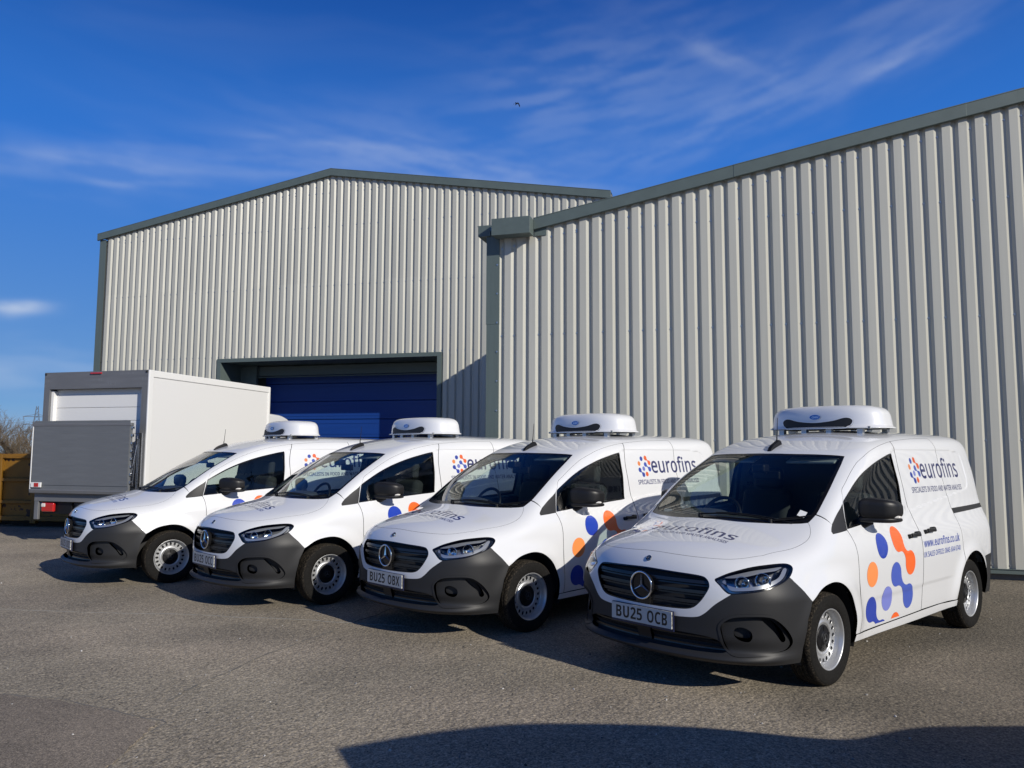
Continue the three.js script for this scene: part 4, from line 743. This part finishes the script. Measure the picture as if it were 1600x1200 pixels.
{ // ---- right warehouse
  const W = thing('warehouse', 'ribbed grey metal warehouse on the right with a roof line climbing to the right', 'warehouse', [-0.1725, 0, -11.945], R(-17.1), 'ribbed metal warehouses');
  const ridge = 9.2, roof = (x) => (x < ridge ? 5.037 + 0.1754 * x : 5.037 + 0.1754 * (2 * ridge - x)), H = (x) => roof(x) - 0.06;
  for (let k = 0; k < 19; k++) part('cladding_sheet', k ? ribbed(k, 5, () => 0.145, H) : ribbed(-0.2, 6, () => 0.145, H), CLAD[(k * 7) % 3], W);
  for (let k = 0; k < 19; k += 3) for (const [a, b] of [[k, Math.min(k + 3, 19)]]) {
    const seg = (x0, x1, n) => part('verge_trim', [bandAlong([x0, roof(x0)], [x1, roof(x1)], -0.085, 0.085, 0.052, 0.100 + 0.004 * (k % 2)), bandAlong([x0, roof(x0)], [x1, roof(x1)], 0.085, 0.093, -0.25, 0.105 + 0.004 * (k % 2))], M.flashing, W);
    const s = [a + 0.55, b + 0.55]; if (s[0] < ridge && s[1] > ridge) { seg(s[0], ridge); seg(ridge, s[1]); } else seg(s[0], Math.min(s[1], 19));
  }
  part('corner_trim', [bx(0.205, 3.60, 0.006, -0.13, 1.80, 0.042), bx(0.006, 3.60, 0.30, -0.232, 1.80, -0.11), bx(0.006, 3.60, 0.045, -0.028, 1.80, 0.02)], M.flashing, W);
  part('corner_trim', [bx(0.209, 1.50, 0.006, -0.13, 4.345, 0.046), bx(0.006, 1.50, 0.30, -0.2355, 4.345, -0.107), bx(0.006, 1.50, 0.045, -0.026, 4.345, 0.024)], M.flashing, W);
  part('gutter_box', [rb(0.62, 0.265, 0.22, 0.004, 0.235, 5.075, 0.19)], M.flashing, W);
  part('gutter', [bx(0.20, 0.16, 6.2, -0.27, 5.09, -3.02), bx(0.22, 0.012, 6.2, -0.27, 5.176, -3.02), bx(0.20, 0.16, 0.10, -0.265, 5.085, 0.035)], M.flashing, W);
  part('trim_plate', bx(0.19, 0.15, 0.012, 0.645, 5.03, 0.046), M.flashing, W);
  part('base_trim', [bx(19.2, 0.055, 0.06, 9.4, 0.115, 0.02), bx(19.2, 0.006, 0.075, 9.4, 0.146, 0.026)], M.flashing, W);
  part('plinth', bx(19, 0.14, 0.3, 9.5, 0.07, -0.20), std(lin(0.16, 0.155, 0.145), 0.9), W);
  const list = []; const rs = rng(77);
  for (let i = 0; i < 95; i++) { const x = i * 0.2 + 0.010, even = i % 5 !== 2 && i % 5 !== 4 || rs() < 0.15; for (const y of [0.19, 1.78, 3.41, 4.98, 6.3]) if (y < H(x) - 0.2 && (y < 0.5 || even)) list.push([x, y, 0.003]); if (i % 5 !== 2) list.push([x, H(x) - 0.18, 0.003]); }
  for (let y = 0.4; y < 5; y += 0.46) list.push([-0.055, y, 0.048]);
  screws(W, list);
  // rest of the shed: side walls, roof
  part('side_wall', [bx(0.05, 5.0, 26, -0.20, 2.52, -13.1), bx(0.05, 5.0, 26, 18.9, 2.52, -13.1), bx(19, 5.0, 0.05, 9.4, 2.5, -26.1)], CLAD[0], W);
  const roofG = []; for (const s of [0, 1]) { const L = Math.hypot(ridge + 0.3, (ridge + 0.3) * 0.1754), an = Math.atan(0.1754), cx = s ? 1.5 * ridge + 0.15 : ridge / 2 - 0.15; roofG.push(bx(L, 0.05, 26.1, cx, roof(cx) + 0.03 - (s ? 0 : 0), -13.2, 0, 0, s ? -an : an)); } part('roof', roofG, M.roofSheet, W);
  part('gable_backing', (() => { const s = new THREE.Shape([[0, 0.15], [18.9, 0.15], [18.9, H(18.9) - 0.05], [ridge, H(ridge) - 0.05], [0, H(0) - 0.05]].map((p) => new THREE.Vector2(...p))); const g = new THREE.ExtrudeGeometry(s, { depth: 0.04, bevelEnabled: false }); g.translate(0, 0, -0.06); return g; })(), M.flashDark, W);
}
{ // ---- left warehouse
  const W = thing('warehouse', 'ribbed grey metal warehouse at the back left with a low pitched gable and blue door', 'warehouse', [-11.595, 0, -21.593], R(-15.2), 'ribbed metal warehouses');
  const ridge = 7.08, e0 = -0.22, e1 = 14.38, roof = (x) => (x < ridge ? 7.70 + (x - e0) * 0.1685 : 7.70 + (e1 - x) * 0.1685), H = (x) => roof(x) - 0.07;
  const D0 = 3.93, D1 = 10.11, DT = 3.98;
  for (let k = 0; k < 15; k++) {
    const n = k === 14 ? 2 : 5;
    if (k === 3) { part('cladding_sheet', ribbed(3, 4, () => 0.15, H), CLAD[1], W); part('cladding_sheet', ribbed(3.8, 1, () => DT + 0.09, H), CLAD[1], W); continue; }
    if (k === 10) { part('cladding_sheet', ribbed(10, 1, () => DT + 0.09, H), CLAD[2], W); part('cladding_sheet', ribbed(10.2, 4, () => 0.15, () => 4.02), CLAD[0], W); part('cladding_sheet', ribbed(10.2, 4, () => 4.02, H), CLAD[2], W); continue; }
    if (k > 3 && k < 10) { part('cladding_sheet', ribbed(k, n, () => DT + 0.09, H), CLAD[(k * 5) % 3], W); continue; }
    const lap = k > 10 ? 4.02 : 3.92;
    part('cladding_sheet', ribbed(k, n, () => 0.15, () => lap), CLAD[(k * 7 + 1) % 3], W); part('cladding_sheet', ribbed(k, n, () => lap, H), CLAD[(k * 5) % 3], W);
  }
  for (const [a, b] of [[e0 - 0.05, 3.4], [3.4, ridge], [ridge, 10.9], [10.9, e1 + 0.05]]) part('verge_trim', [bandAlong([a, roof(a)], [b, roof(b)], -0.09, 0.09, 0.052, 0.105), bandAlong([a, roof(a)], [b, roof(b)], 0.09, 0.098, -0.3, 0.11)], M.flashing, W);
  part('corner_trim', [bx(0.215, 7.62, 0.006, -0.115, 3.81, 0.043), bx(0.006, 7.62, 0.30, -0.222, 3.81, -0.11)], M.flashing, W);
  part('corner_trim', [bx(0.215, 7.5, 0.006, 14.36, 3.78, 0.043), bx(0.006, 7.5, 0.30, 14.47, 3.78, -0.11)], M.flashing, W);
  part('base_trim', [bx(D0 - 0.1, 0.055, 0.06, D0 / 2, 0.115, 0.02), bx(14.3 - D1 - 0.15, 0.055, 0.06, (14.3 + D1 + 0.1) / 2, 0.115, 0.02)], M.flashing, W);
  // the doorway: reveal, posts, roller housing, sectional blue door
  const rv = 0.86, dz = -1.36;
  part('door_frame', [bx(D1 - D0 + 0.22, 0.10, 0.05, (D0 + D1) / 2 + 0.0, DT + 0.045, 0.035), bx(0.11, DT, 0.05, D1 + 0.055, DT / 2 - 0.003, 0.033), bx(0.11, DT, 0.05, D0 - 0.055, DT / 2 - 0.003, 0.033)], M.flashing, W);
  part('door_reveal', [bx(0.02, DT, rv + 0.6, D0 - 0.012, DT / 2, -rv / 2 - 0.3), bx(0.02, DT, rv + 0.6, D1 + 0.012, DT / 2, -rv / 2 - 0.3), bx(D1 - D0, 0.02, rv + 0.6, (D0 + D1) / 2, DT + 0.012, -rv / 2 - 0.3)], M.flashing, W);
  part('inner_post', [bx(0.50, DT, 0.10, D0 + 0.25, DT / 2 - 0.01, -rv - 0.05)], M.flashing, W); part('inner_post', [bx(0.03, DT, 0.10, D1 - 0.02, DT / 2 - 0.01, -rv - 0.05)], M.flashing, W);
  part('roller_housing', [0].map(() => rb(D1 - D0 - 0.06, 0.28, 0.30, 0.03, (D0 + D1) / 2, DT - 0.15, -rv - 0.25)), M.flashing, W);
  part('roller_rail', [bx(D1 - D0 - 0.06, 0.025, 0.03, (D0 + D1) / 2, DT - 0.325, -rv - 0.08)], M.flashing, W);
  const dx0 = D0 + 0.5, dx1 = D1 - 0.03, dw = dx1 - dx0, door = part('sectional_door', bx(dw, DT, 0.03, (dx0 + dx1) / 2, DT / 2, dz - 0.06), M.blueDoor, W);
  for (let k = 0; k < 8; k++) {
    const y = k * 0.5;
    part('door_panel', [rb(dw, 0.485, 0.04, 0.012, (dx0 + dx1) / 2, y + 0.245, dz), bx(dw, 0.02, 0.012, (dx0 + dx1) / 2, y + 0.10, dz + 0.022), bx(dw, 0.02, 0.012, (dx0 + dx1) / 2, y + 0.39, dz + 0.022)], M.blueDoor, door);
  }
  for (const x of [5.55, 6.975, 8.4]) { part('door_window', rb(0.72, 0.22, 0.02, 0.009, x, 1.80, dz + 0.024), M.gloss, door); part('door_window_frame', [rb(0.78, 0.03, 0.03, 0.01, x, 1.925, dz + 0.026), rb(0.78, 0.03, 0.03, 0.01, x, 1.675, dz + 0.026), rb(0.03, 0.22, 0.03, 0.01, x - 0.375, 1.80, dz + 0.026), rb(0.03, 0.22, 0.03, 0.01, x + 0.375, 1.80, dz + 0.026)], M.gloss, door); }
  const list = [], rs = rng(78);
  for (let i = 0; i < 72; i++) { const x = i * 0.2 + 0.010; for (const y of [4.12, 5.92, 7.5, 8.4]) if (y < H(x) - 0.25 && rs() < 0.72) list.push([x, y, 0.003]); if (rs() < 0.5) list.push([x, H(x) - 0.2, 0.003]); }
  screws(W, list);
  part('side_wall', [bx(0.05, 7.5, 30, -0.19, 3.76, -15.1), bx(0.05, 7.5, 30, 14.44, 3.76, -15.1), bx(14.6, 7.5, 0.05, 7.1, 3.76, -30.1)], CLAD[0], W);
  const rg = []; for (const s of [0, 1]) { const L = Math.hypot(ridge - e0 + 0.1, (ridge - e0 + 0.1) * 0.1685), an = Math.atan(0.1685), cx = s ? (ridge + e1) / 2 : (ridge + e0) / 2; rg.push(bx(L, 0.05, 30.2, cx, roof(cx) + 0.045, -15.2, 0, 0, s ? -an : an)); } part('roof', rg, M.roofSheet, W);
  part('gable_backing', (() => { const s = new THREE.Shape([[-0.15, 0.02], [D0 - 0.02, 0.02], [D0 - 0.02, DT + 0.03], [D1 + 0.02, DT + 0.03], [D1 + 0.02, 0.02], [14.3, 0.02], [14.3, H(14.3) - 0.05], [ridge, H(ridge) - 0.05], [-0.15, H(-0.15) - 0.05]].map((p) => new THREE.Vector2(...p))); const g = new THREE.ExtrudeGeometry(s, { depth: 0.04, bevelEnabled: false }); g.translate(0, 0, -0.06); return g; })(), M.flashDark, W);
  part('lobby_wall', [bx(D1 - D0 + 0.2, 4.2, 0.03, (D0 + D1) / 2, 2.1, dz - 0.16)], M.flashing, W);
}

// ================= box truck =================
{
  const w = 2.24, T = thing('box_truck', 'white box truck with a raised grey tail lift parked behind the vans', 'truck', [-7.30, 0, -13.50], R(90 - 16));
  const scuff = noiseMap(512, (u, v) => { const f = fbm(u * 6, v * 6, 301, 5, 6), st = vnoise(u * 140, v * 4, 305, 140); return Math.min(1, 0.84 + 0.24 * (f - 0.5) + 0.10 * (st > 0.82 ? 1 : 0) * (f > 0.5 ? 1 : 0)); });
  M.gallv = std(lin(0.20, 0.205, 0.215), 0.55, 0.25, { map: scuff, bumpMap: grain, bumpScale: 0.0008 });
  M.alu = std(lin(0.165, 0.174, 0.182), 0.5, 0.15, { map: dull });
  M.box = std(lin(0.73, 0.73, 0.715), 0.5, 0, { bumpMap: grain, bumpScale: 0.0003 });
  M.strip = std(lin(0.78, 0.78, 0.76), 0.35);
  const H = 2.985, L = 3.55, y0 = 0.82;
  part('box_side', [bx(L - 0.07, H - y0 - 0.11, 0.03, L / 2 + 0.035, (H + y0) / 2 - 0.055, w / 2 - 0.016)], M.box, T); part('box_side', [bx(L - 0.07, H - y0 - 0.11, 0.03, L / 2 + 0.035, (H + y0) / 2 - 0.055, -w / 2 + 0.016)], M.box, T);
  part('box_front', bx(0.03, H - y0, w - 0.02, L - 0.016, (H + y0) / 2, 0), M.box, T);
  part('box_roof', [bx(L - 0.02, 0.03, w - 0.03, L / 2, H - 0.016, 0)], M.box, T); part('box_floor', bx(L, 0.10, w - 0.04, L / 2, y0 + 0.03, 0), M.trim, T);
  part('edge_rail', [rb(L, 0.12, 0.045, 0.012, L / 2, H - 0.06, w / 2 - 0.006), rb(L, 0.12, 0.045, 0.012, L / 2, H - 0.06, -w / 2 + 0.006), rb(0.06, H - y0, 0.05, 0.012, L - 0.02, (H + y0) / 2, w / 2 - 0.003), rb(0.06, H - y0, 0.05, 0.012, L - 0.02, (H + y0) / 2, -w / 2 + 0.003)], M.strip, T);
  part('rear_frame', [bx(0.10, 0.30, w, 0.0, H - 0.15, 0), bx(0.10, H - y0 - 0.30, 0.125, 0.0, (H + y0 - 0.30) / 2, -w / 2 + 0.0625), bx(0.10, H - y0 - 0.30, 0.13, 0.0, (H + y0 - 0.30) / 2, w / 2 - 0.065)], M.gallv, T);
  part('corner_strip', [rb(0.11, H - y0, 0.035, 0.012, 0.0, (H + y0) / 2, w / 2 + 0.010)], M.strip, T);
  part('door_jamb', bx(0.10, H - y0 - 0.33, 0.05, 0.045, (H + y0) / 2 - 0.165, -w / 2 + 0.151), M.strip, T); part('door_jamb', bx(0.06, H - y0 - 0.33, 0.06, 0.04, (H + y0) / 2 - 0.165, w / 2 - 0.160), M.strip, T);
  const sh = part('roller_door', bx(0.02, H - y0 - 0.30, w - 0.31, 0.10, (H + y0) / 2 - 0.15, -0.005), M.box, T);
  for (let k = 0; k < 8; k++) part('door_slat', rb(0.03, 0.226, w - 0.40, 0.006, 0.082, H - 0.40 - 0.115 - k * 0.232, -0.03), M.box, sh);
  part('marker_lamp', [rb(0.03, 0.03, 0.24, 0.01, -0.06, H - 0.035, 0.02)], M.red, T); part('corner_buffer', [rb(0.03, 0.035, 0.035, 0.01, -0.055, H - 0.03, -w / 2 + 0.03), rb(0.03, 0.035, 0.035, 0.01, -0.055, H - 0.03, w / 2 - 0.03)], M.rubber, T);
  // folded tail lift standing behind the door
  const px = -0.34, pz0 = -0.955, pz1 = 1.095, pc = (pz0 + pz1) / 2, pw = pz1 - pz0;
  const lift = part('tail_lift', [rb(0.045, 1.12, pw, 0.008, px, 1.455, pc)], M.alu, T);
  for (let k = 0; k < 5; k++) part('lift_plank', rb(0.012, 0.2192, pw - 0.03, 0.001, px - 0.026, 1.005 + 0.11 + k * 0.2195, pc), M.alu, lift);
  part('lift_edge', [rb(0.05, 1.13, 0.022, 0.006, px - 0.004, 1.46, pz0 - 0.010)], M.strip, lift); part('lift_cap', [rb(0.075, 0.05, pw + 0.02, 0.01, px, 2.035, pc)], M.gallv, lift);
  part('lift_hinge', Array.from({ length: 8 }, (_, i) => rb(0.05, 0.045, 0.03, 0.008, px + 0.0, 1.98 - i * 0.13, pz1 + 0.018)), M.satin, lift);
  part('lift_lip', [rb(0.10, 0.075, pw, 0.02, px - 0.01, 0.905, pc, 0, 0, 0.2), rb(0.06, 0.16, pw - 0.08, 0.01, px + 0.06, 0.80, pc)], M.gallv, lift);
  part('lift_lamp', [rb(0.02, 0.085, 0.22, 0.006, px - 0.040, 1.005, pz0 + 0.14)], M.strip, lift); part('lift_lamp_glass', [rb(0.014, 0.07, 0.10, 0.006, px - 0.047, 1.005, pz0 + 0.15)], M.red, lift);
  part('lift_rail', [bx(0.05, 1.1, 0.06, -0.08, 1.35, w / 2 - 0.06), bx(0.03, 1.0, 0.025, -0.11, 1.3, w / 2 - 0.11), bar([-0.1, 1.85, w / 2 - 0.12], [-0.13, 1.0, w / 2 - 0.16], 0.012), bar([-0.13, 1.7, w / 2 - 0.1], [-0.20, 1.2, w / 2 - 0.13], 0.01)], M.satin, T);
  part('underrun_bar', [rb(0.08, 0.14, w - 0.2, 0.02, -0.12, 0.62, 0), rb(0.05, 0.42, 0.09, 0.01, -0.28, 0.62, -0.87), rb(0.05, 0.42, 0.09, 0.01, -0.28, 0.62, w / 2 - 0.3)], M.gallv, T);
  part('tail_lamp', [rb(0.06, 0.155, 0.27, 0.025, -0.27, 0.62, -0.635)], M.red, T); part('tail_lamp', [rb(0.06, 0.17, 0.30, 0.025, -0.27, 0.62, w / 2 - 0.5)], M.red, T); part('reverse_lamp', rb(0.062, 0.07, 0.10, 0.02, -0.275, 0.655, -0.72), M.amberLens, T); part('reverse_lamp', rb(0.062, 0.07, 0.10, 0.02, -0.275, 0.655, w / 2 - 0.6), M.amberLens, T);
  part('lamp_backing', rb(0.05, 0.22, 0.62, 0.01, -0.215, 0.62, -0.48), M.black, T);
  part('chassis', [bx(6.2, 0.2, 0.12, 2.9, 0.62, 0.38), bx(6.2, 0.2, 0.12, 2.9, 0.62, -0.38), bx(1.0, 0.35, 0.35, 2.0, 0.55, 0.75)], M.black, T);
  // cab, seen only as a white curve past the box
  const cab = new THREE.Shape(); cab.moveTo(0, 0.5); cab.lineTo(2.35, 0.5); cab.lineTo(2.4, 1.0); cab.quadraticCurveTo(2.3, 1.22, 1.7, 1.3); cab.lineTo(1.15, 2.0); cab.quadraticCurveTo(0.95, 2.32, 0.5, 2.36); cab.lineTo(0, 2.38); cab.closePath();
  const cg = new THREE.ExtrudeGeometry(cab, { depth: 1.84, bevelEnabled: true, bevelSize: 0.06, bevelThickness: 0.10, bevelSegments: 5, curveSegments: 16 }); cg.translate(L + 0.10, 0, -0.92); part('cab', cg, M.paint, T);
  part('cab_window', [bx(0.75, 0.5, 0.02, L + 0.75, 1.66, 1.03), bx(0.75, 0.5, 0.02, L + 0.75, 1.66, -1.03)], M.gloss, T); part('windscreen', bx(0.02, 0.85, 1.6, L + 1.60, 1.68, 0, 0, 0, 0.68), M.gloss, T);
  for (const [x, z] of [[0.95, -0.90], [0.95, 0.90], [4.75, -0.92], [4.75, 0.92]]) { const g = tr(lathe([[0.19, -0.10], [0.30, -0.10], [0.335, -0.07], [0.345, 0], [0.335, 0.07], [0.30, 0.10], [0.19, 0.10]], 40), x, 0.345, z, Math.PI / 2), h = tr(lathe([[0, 0.02], [0.12, 0.03], [0.19, 0.09]], 32), x, 0.345, z, z > 0 ? Math.PI / 2 : -Math.PI / 2); const wl = new THREE.Group(); wl.name = 'wheel'; T.add(wl); part('tyre', g, M.rubber, wl); part('rim', h, M.steel, wl); }
  part('mudguard', [bx(0.8, 0.03, 0.28, 0.95, 0.74, 0.95), bx(0.8, 0.03, 0.28, 0.95, 0.74, -0.95)], M.black, T);
}

// ================= skip, trees, pylon, bird beyond the yard =================
{
  const rust = noiseMap(512, (u, v) => { const f = fbm(u * 7, v * 5, 401, 5, 7), s = fbm(u * 20, v * 3, 409, 4, 20); const r = f > 0.70 && s > 0.52 ? 1 : 0; return r ? [0.34, 0.20, 0.10] : [0.66 + 0.3 * f, 0.50 + 0.22 * f, 0.13 + 0.08 * s]; }, true, 3);
  const mat = std(lin(0.30, 0.265, 0.21), 0.65, 0, { map: rust });
  function skip(x, z, turn, len, label) {
    const S = thing('skip_container', label, 'skip', [x, 0, -z], turn, 'yellow skips beyond the truck'), h = 1.52;
    part('skip_shell', [bx(len, h - 0.22, 0.05, 0, h / 2 + 0.06, 0), bx(len, h - 0.22, 0.05, 0, h / 2 + 0.06, -2.3), bx(0.05, h - 0.22, 2.3, -len / 2 + 0.025, h / 2 + 0.06, -1.15), bx(0.05, h - 0.22, 2.3, len / 2 - 0.025, h / 2 + 0.06, -1.15), bx(len, 0.06, 2.3, 0, 0.17, -1.15)], mat, S);
    for (const [a, b, c, d] of [[len, 0.10, 0, h - 0.04], [len, 0.07, 0, 0.52], [len, 0.07, 0, 0.98], [len, 0.10, 0, 0.18]]) part('skip_rib', rb(a, b, 0.09, 0.012, c, d, 0.045), mat, S);
    for (let q = -len / 2 + 0.07; q < len / 2; q += (len - 0.14) / 2 - 1e-3) part('skip_post', rb(0.13, h - 0.1, 0.11, 0.012, q, h / 2 + 0.03, 0.048), mat, S);
    part('skip_runner', [bx(len, 0.14, 0.16, 0, 0.07, -0.5), bx(len, 0.14, 0.16, 0, 0.07, -1.8)], M.black, S);
    part('skip_latch', [bar([len / 2 - 0.1, 0.75, 0.12], [len / 2 - 0.3, 0.55, 0.16], 0.03), bx(0.12, 0.4, 0.05, len / 2 - 0.12, 0.6, 0.10)], M.trim, S);
  }
  skip(-9.98, 16.35, R(-8), 1.85, 'yellow steel skip in shade at the left edge behind the truck'); skip(-12.35, 16.9, R(-8), 2.7, 'yellow steel skip partly cut off at the far left edge');
  // bare winter trees: tapered trunk and limbs, then thousands of fine twigs
  function tree(x, z, h, seed, label) {
    const r = rng(seed), T = thing('bare_tree', label, 'tree', [x, 0, -z], 0, 'bare winter trees beyond the yard'), limbs = [], twigs = [];
    const V = (a) => new THREE.Vector3(...a);
    function grow(p, d, len, rad, lv) {
      const n = 3; let a = p.clone(), dir = d.clone();
      for (let i = 0; i < n; i++) {
        const b = a.clone().addScaledVector(dir, len / n); (lv < 2 ? limbs : twigs).push(bar(a.toArray(), b.toArray(), rad * (1 - i / n * 0.4), rad * (1 - (i + 1) / n * 0.4), lv < 2 ? 6 : 3));
        if (lv < 5) for (let k = 0; k < (lv < 4 ? 2 : 3); k++) { if (lv === 0 && i === 0) continue; const nd = dir.clone().add(V([(r() - 0.5) * 1.8, r() * 0.7 - 0.1, (r() - 0.5) * 1.8])).normalize(); grow(b, nd, len * (0.45 + r() * 0.25), rad * 0.52, lv + 1 + (r() < 0.25 ? 1 : 0)); }
        dir.add(V([(r() - 0.5) * 0.35, (r() - 0.3) * 0.2, (r() - 0.5) * 0.35])).normalize(); a = b;
      }
    }
    for (let s = 0; s < 4; s++) grow(V([(r() - 0.5) * 0.5, 0, (r() - 0.5) * 0.5]), V([(r() - 0.5) * 1.1, 1, (r() - 0.5) * 1.1]).normalize(), h * 0.55, h * 0.013, 0);
    part('trunk', limbs, std(lin(0.10, 0.085, 0.065), 0.9), T); const c = part('crown', twigs, std(lin(0.17, 0.13, 0.085), 0.9), T); c.userData.kind = 'stuff';
  }
  tree(-22.6, 33, 2.9, 11, 'brown leafless tree at the far left edge, the tallest above the skips'); tree(-21.3, 33.5, 2.3, 23, 'lower brown leafless tree just left of the tail lift');
  tree(-24.0, 34, 3.0, 35, 'leafless tree farthest left, mostly outside the frame'); tree(-19.9, 34, 1.9, 47, 'small leafless tree mostly hidden by the tail lift'); tree(-23.0, 36, 2.6, 59, 'leafless tree behind the tallest one at the far left');
  const py = thing('electricity_pylon', 'distant grey lattice pylon with wires behind the truck', 'pylon', [-187, 0, -303], R(28));
  const steel = std(lin(0.13, 0.14, 0.16), 0.7), lat = [], ht = 19.5, wd = (y) => 2.1 * (1 - y / ht) + 0.28;
  for (const [sx, sz] of [[1, 1], [1, -1], [-1, 1], [-1, -1]]) lat.push(bar([sx * wd(0), 0, sz * wd(0)], [sx * wd(ht), ht, sz * wd(ht)], 0.11, 0.08, 4));
  for (let y = 0; y < ht - 1; y += 1.6) for (const [a, b] of [[[1, 1], [1, -1]], [[1, -1], [-1, -1]], [[-1, -1], [-1, 1]], [[-1, 1], [1, 1]]]) { const q = Math.min(ht, y + 1.6); lat.push(bar([a[0] * wd(y), y, a[1] * wd(y)], [b[0] * wd(q), q, b[1] * wd(q)], 0.05, 0.05, 3), bar([b[0] * wd(y), y, b[1] * wd(y)], [a[0] * wd(q), q, a[1] * wd(q)], 0.05, 0.05, 3)); }
  part('tower', lat, steel, py);
  for (const y of [15.3, 12.2, 9.4]) { part('cross_arm', [bar([-4.6, y, 0], [4.6, y, 0], 0.10, 0.10, 4), bar([-4.6, y, 0], [0, y + 1.0, 0], 0.07, 0.07, 4), bar([4.6, y, 0], [0, y + 1.0, 0], 0.07, 0.07, 4)], steel, py); part('insulator', [bar([-4.5, y, 0], [-4.5, y - 1.3, 0], 0.10, 0.10, 6), bar([4.5, y, 0], [4.5, y - 1.3, 0], 0.10, 0.10, 6)], steel, py); }
  const wires = []; for (const y of [14.0, 10.9, 8.1]) for (const s of [-4.5, 4.5]) for (let i = 0; i < 14; i++) { const q = (t) => [s - 0.0 * t, y - 4.5 * 4 * t * (1 - t), 0 + (t * 180 - 90) * 1]; for (const e of [1]) wires.push(bar([s - (i / 14) * 70, y - 3 * Math.sin(Math.PI * i / 14), (i / 14) * 60], [s - ((i + 1) / 14) * 70, y - 3 * Math.sin(Math.PI * (i + 1) / 14), ((i + 1) / 14) * 60], 0.035, 0.035, 3)); } part('wire', wires, steel, py);
  // one bird high up
  const b = thing('bird', 'small dark bird flying high in the middle of the sky', 'bird', [0.25, 1.573 + 25.4, -54], 0.5), wing = (s) => { const g = new THREE.BufferGeometry(), v = [[0, 0.02, 0.07], [0, 0.02, -0.09], [s * 0.13, 0.05, -0.03], [s * 0.13, 0.05, 0.10], [s * 0.31, -0.13, -0.12], [s * 0.27, -0.10, 0.02]], f = [0, 1, 2, 0, 2, 3, 3, 2, 4, 3, 4, 5], p = []; for (const y of [0, -0.012]) for (const i of f) p.push(v[i][0], v[i][1] + y, v[i][2]); g.setAttribute('position', new THREE.Float32BufferAttribute(p, 3)); g.computeVertexNormals(); return g; };
  const bm = std(lin(0.05, 0.05, 0.055), 0.8); part('body', [tr(superBall(0.035, 0.035, 0.13, 1)), tr(superBall(0.032, 0.032, 0.045, 1), 0, 0.015, 0.17), bx(0.06, 0.01, 0.12, 0, 0, -0.18)], bm, b); part('wing', wing(1), bm, b); part('wing', wing(-1), bm, b);
}

// ================= a vehicle standing out of frame to the right, whose shadow falls across the foreground =================
{
  const paintDark = phy(lin(0.10, 0.11, 0.13), 0.4, { clearcoat: 1, clearcoatRoughness: 0.05 });
  function lorry(name, label, cat, prof, depth, z, mat, wheels) {
    const V = thing(name, label, cat, [0, 0, z]), s = new THREE.Shape(); prof.forEach((p, i) => (i ? s.lineTo(p[0], p[1]) : s.moveTo(p[0], p[1])));
    const g = new THREE.ExtrudeGeometry(s, { depth: depth - 0.1, bevelEnabled: true, bevelSize: 0.012, bevelThickness: 0.05, bevelSegments: 3 }); g.translate(0, 0, 0.05); part('body', g, mat, V);
    for (const [x, r] of wheels) for (const q of [0.12, depth - 0.12]) { const w = new THREE.Group(); w.name = 'wheel'; V.add(w); part('tyre', tr(lathe([[r * 0.6, -0.1], [r * 0.92, -0.1], [r, -0.06], [r, 0.06], [r * 0.92, 0.1], [r * 0.6, 0.1]], 32), x, r, q, Math.PI / 2), M.rubber, w); part('rim', tr(lathe([[0, 0.02], [r * 0.4, 0.03], [r * 0.6, 0.08]], 24), x, r, q, q > 1 ? Math.PI / 2 : -Math.PI / 2), M.steel, w); }
    return V;
  }
  const arc = smOpen([[0.0, 1.84], [0.41, 1.85], [0.70, 1.84], [1.0, 1.81], [1.44, 1.69], [1.82, 1.54], [2.15, 1.34], [2.31, 1.285], [2.5, 1.28], [2.84, 1.265], [3.34, 1.14], [3.9, 1.0], [4.1, 0.8]], 0.1);
  const a = lorry('parked_van', 'dark van out of frame to the right, casting the foreground shadow', 'van', [[0.0, 0.35], ...arc, [4.15, 0.5], [4.05, 0.35]], 1.8, -1.60, paintDark, [[0.75, 0.33], [3.3, 0.33]]);
  a.position.x = 1.5; a.rotation.y = R(24.9);
  part('side_window', [bx(0.9, 0.42, 0.02, 1.0, 1.42, -0.006), bx(0.9, 0.42, 0.02, 1.0, 1.42, 1.806)], M.gloss, a);
}
renderer.render(scene, camera);
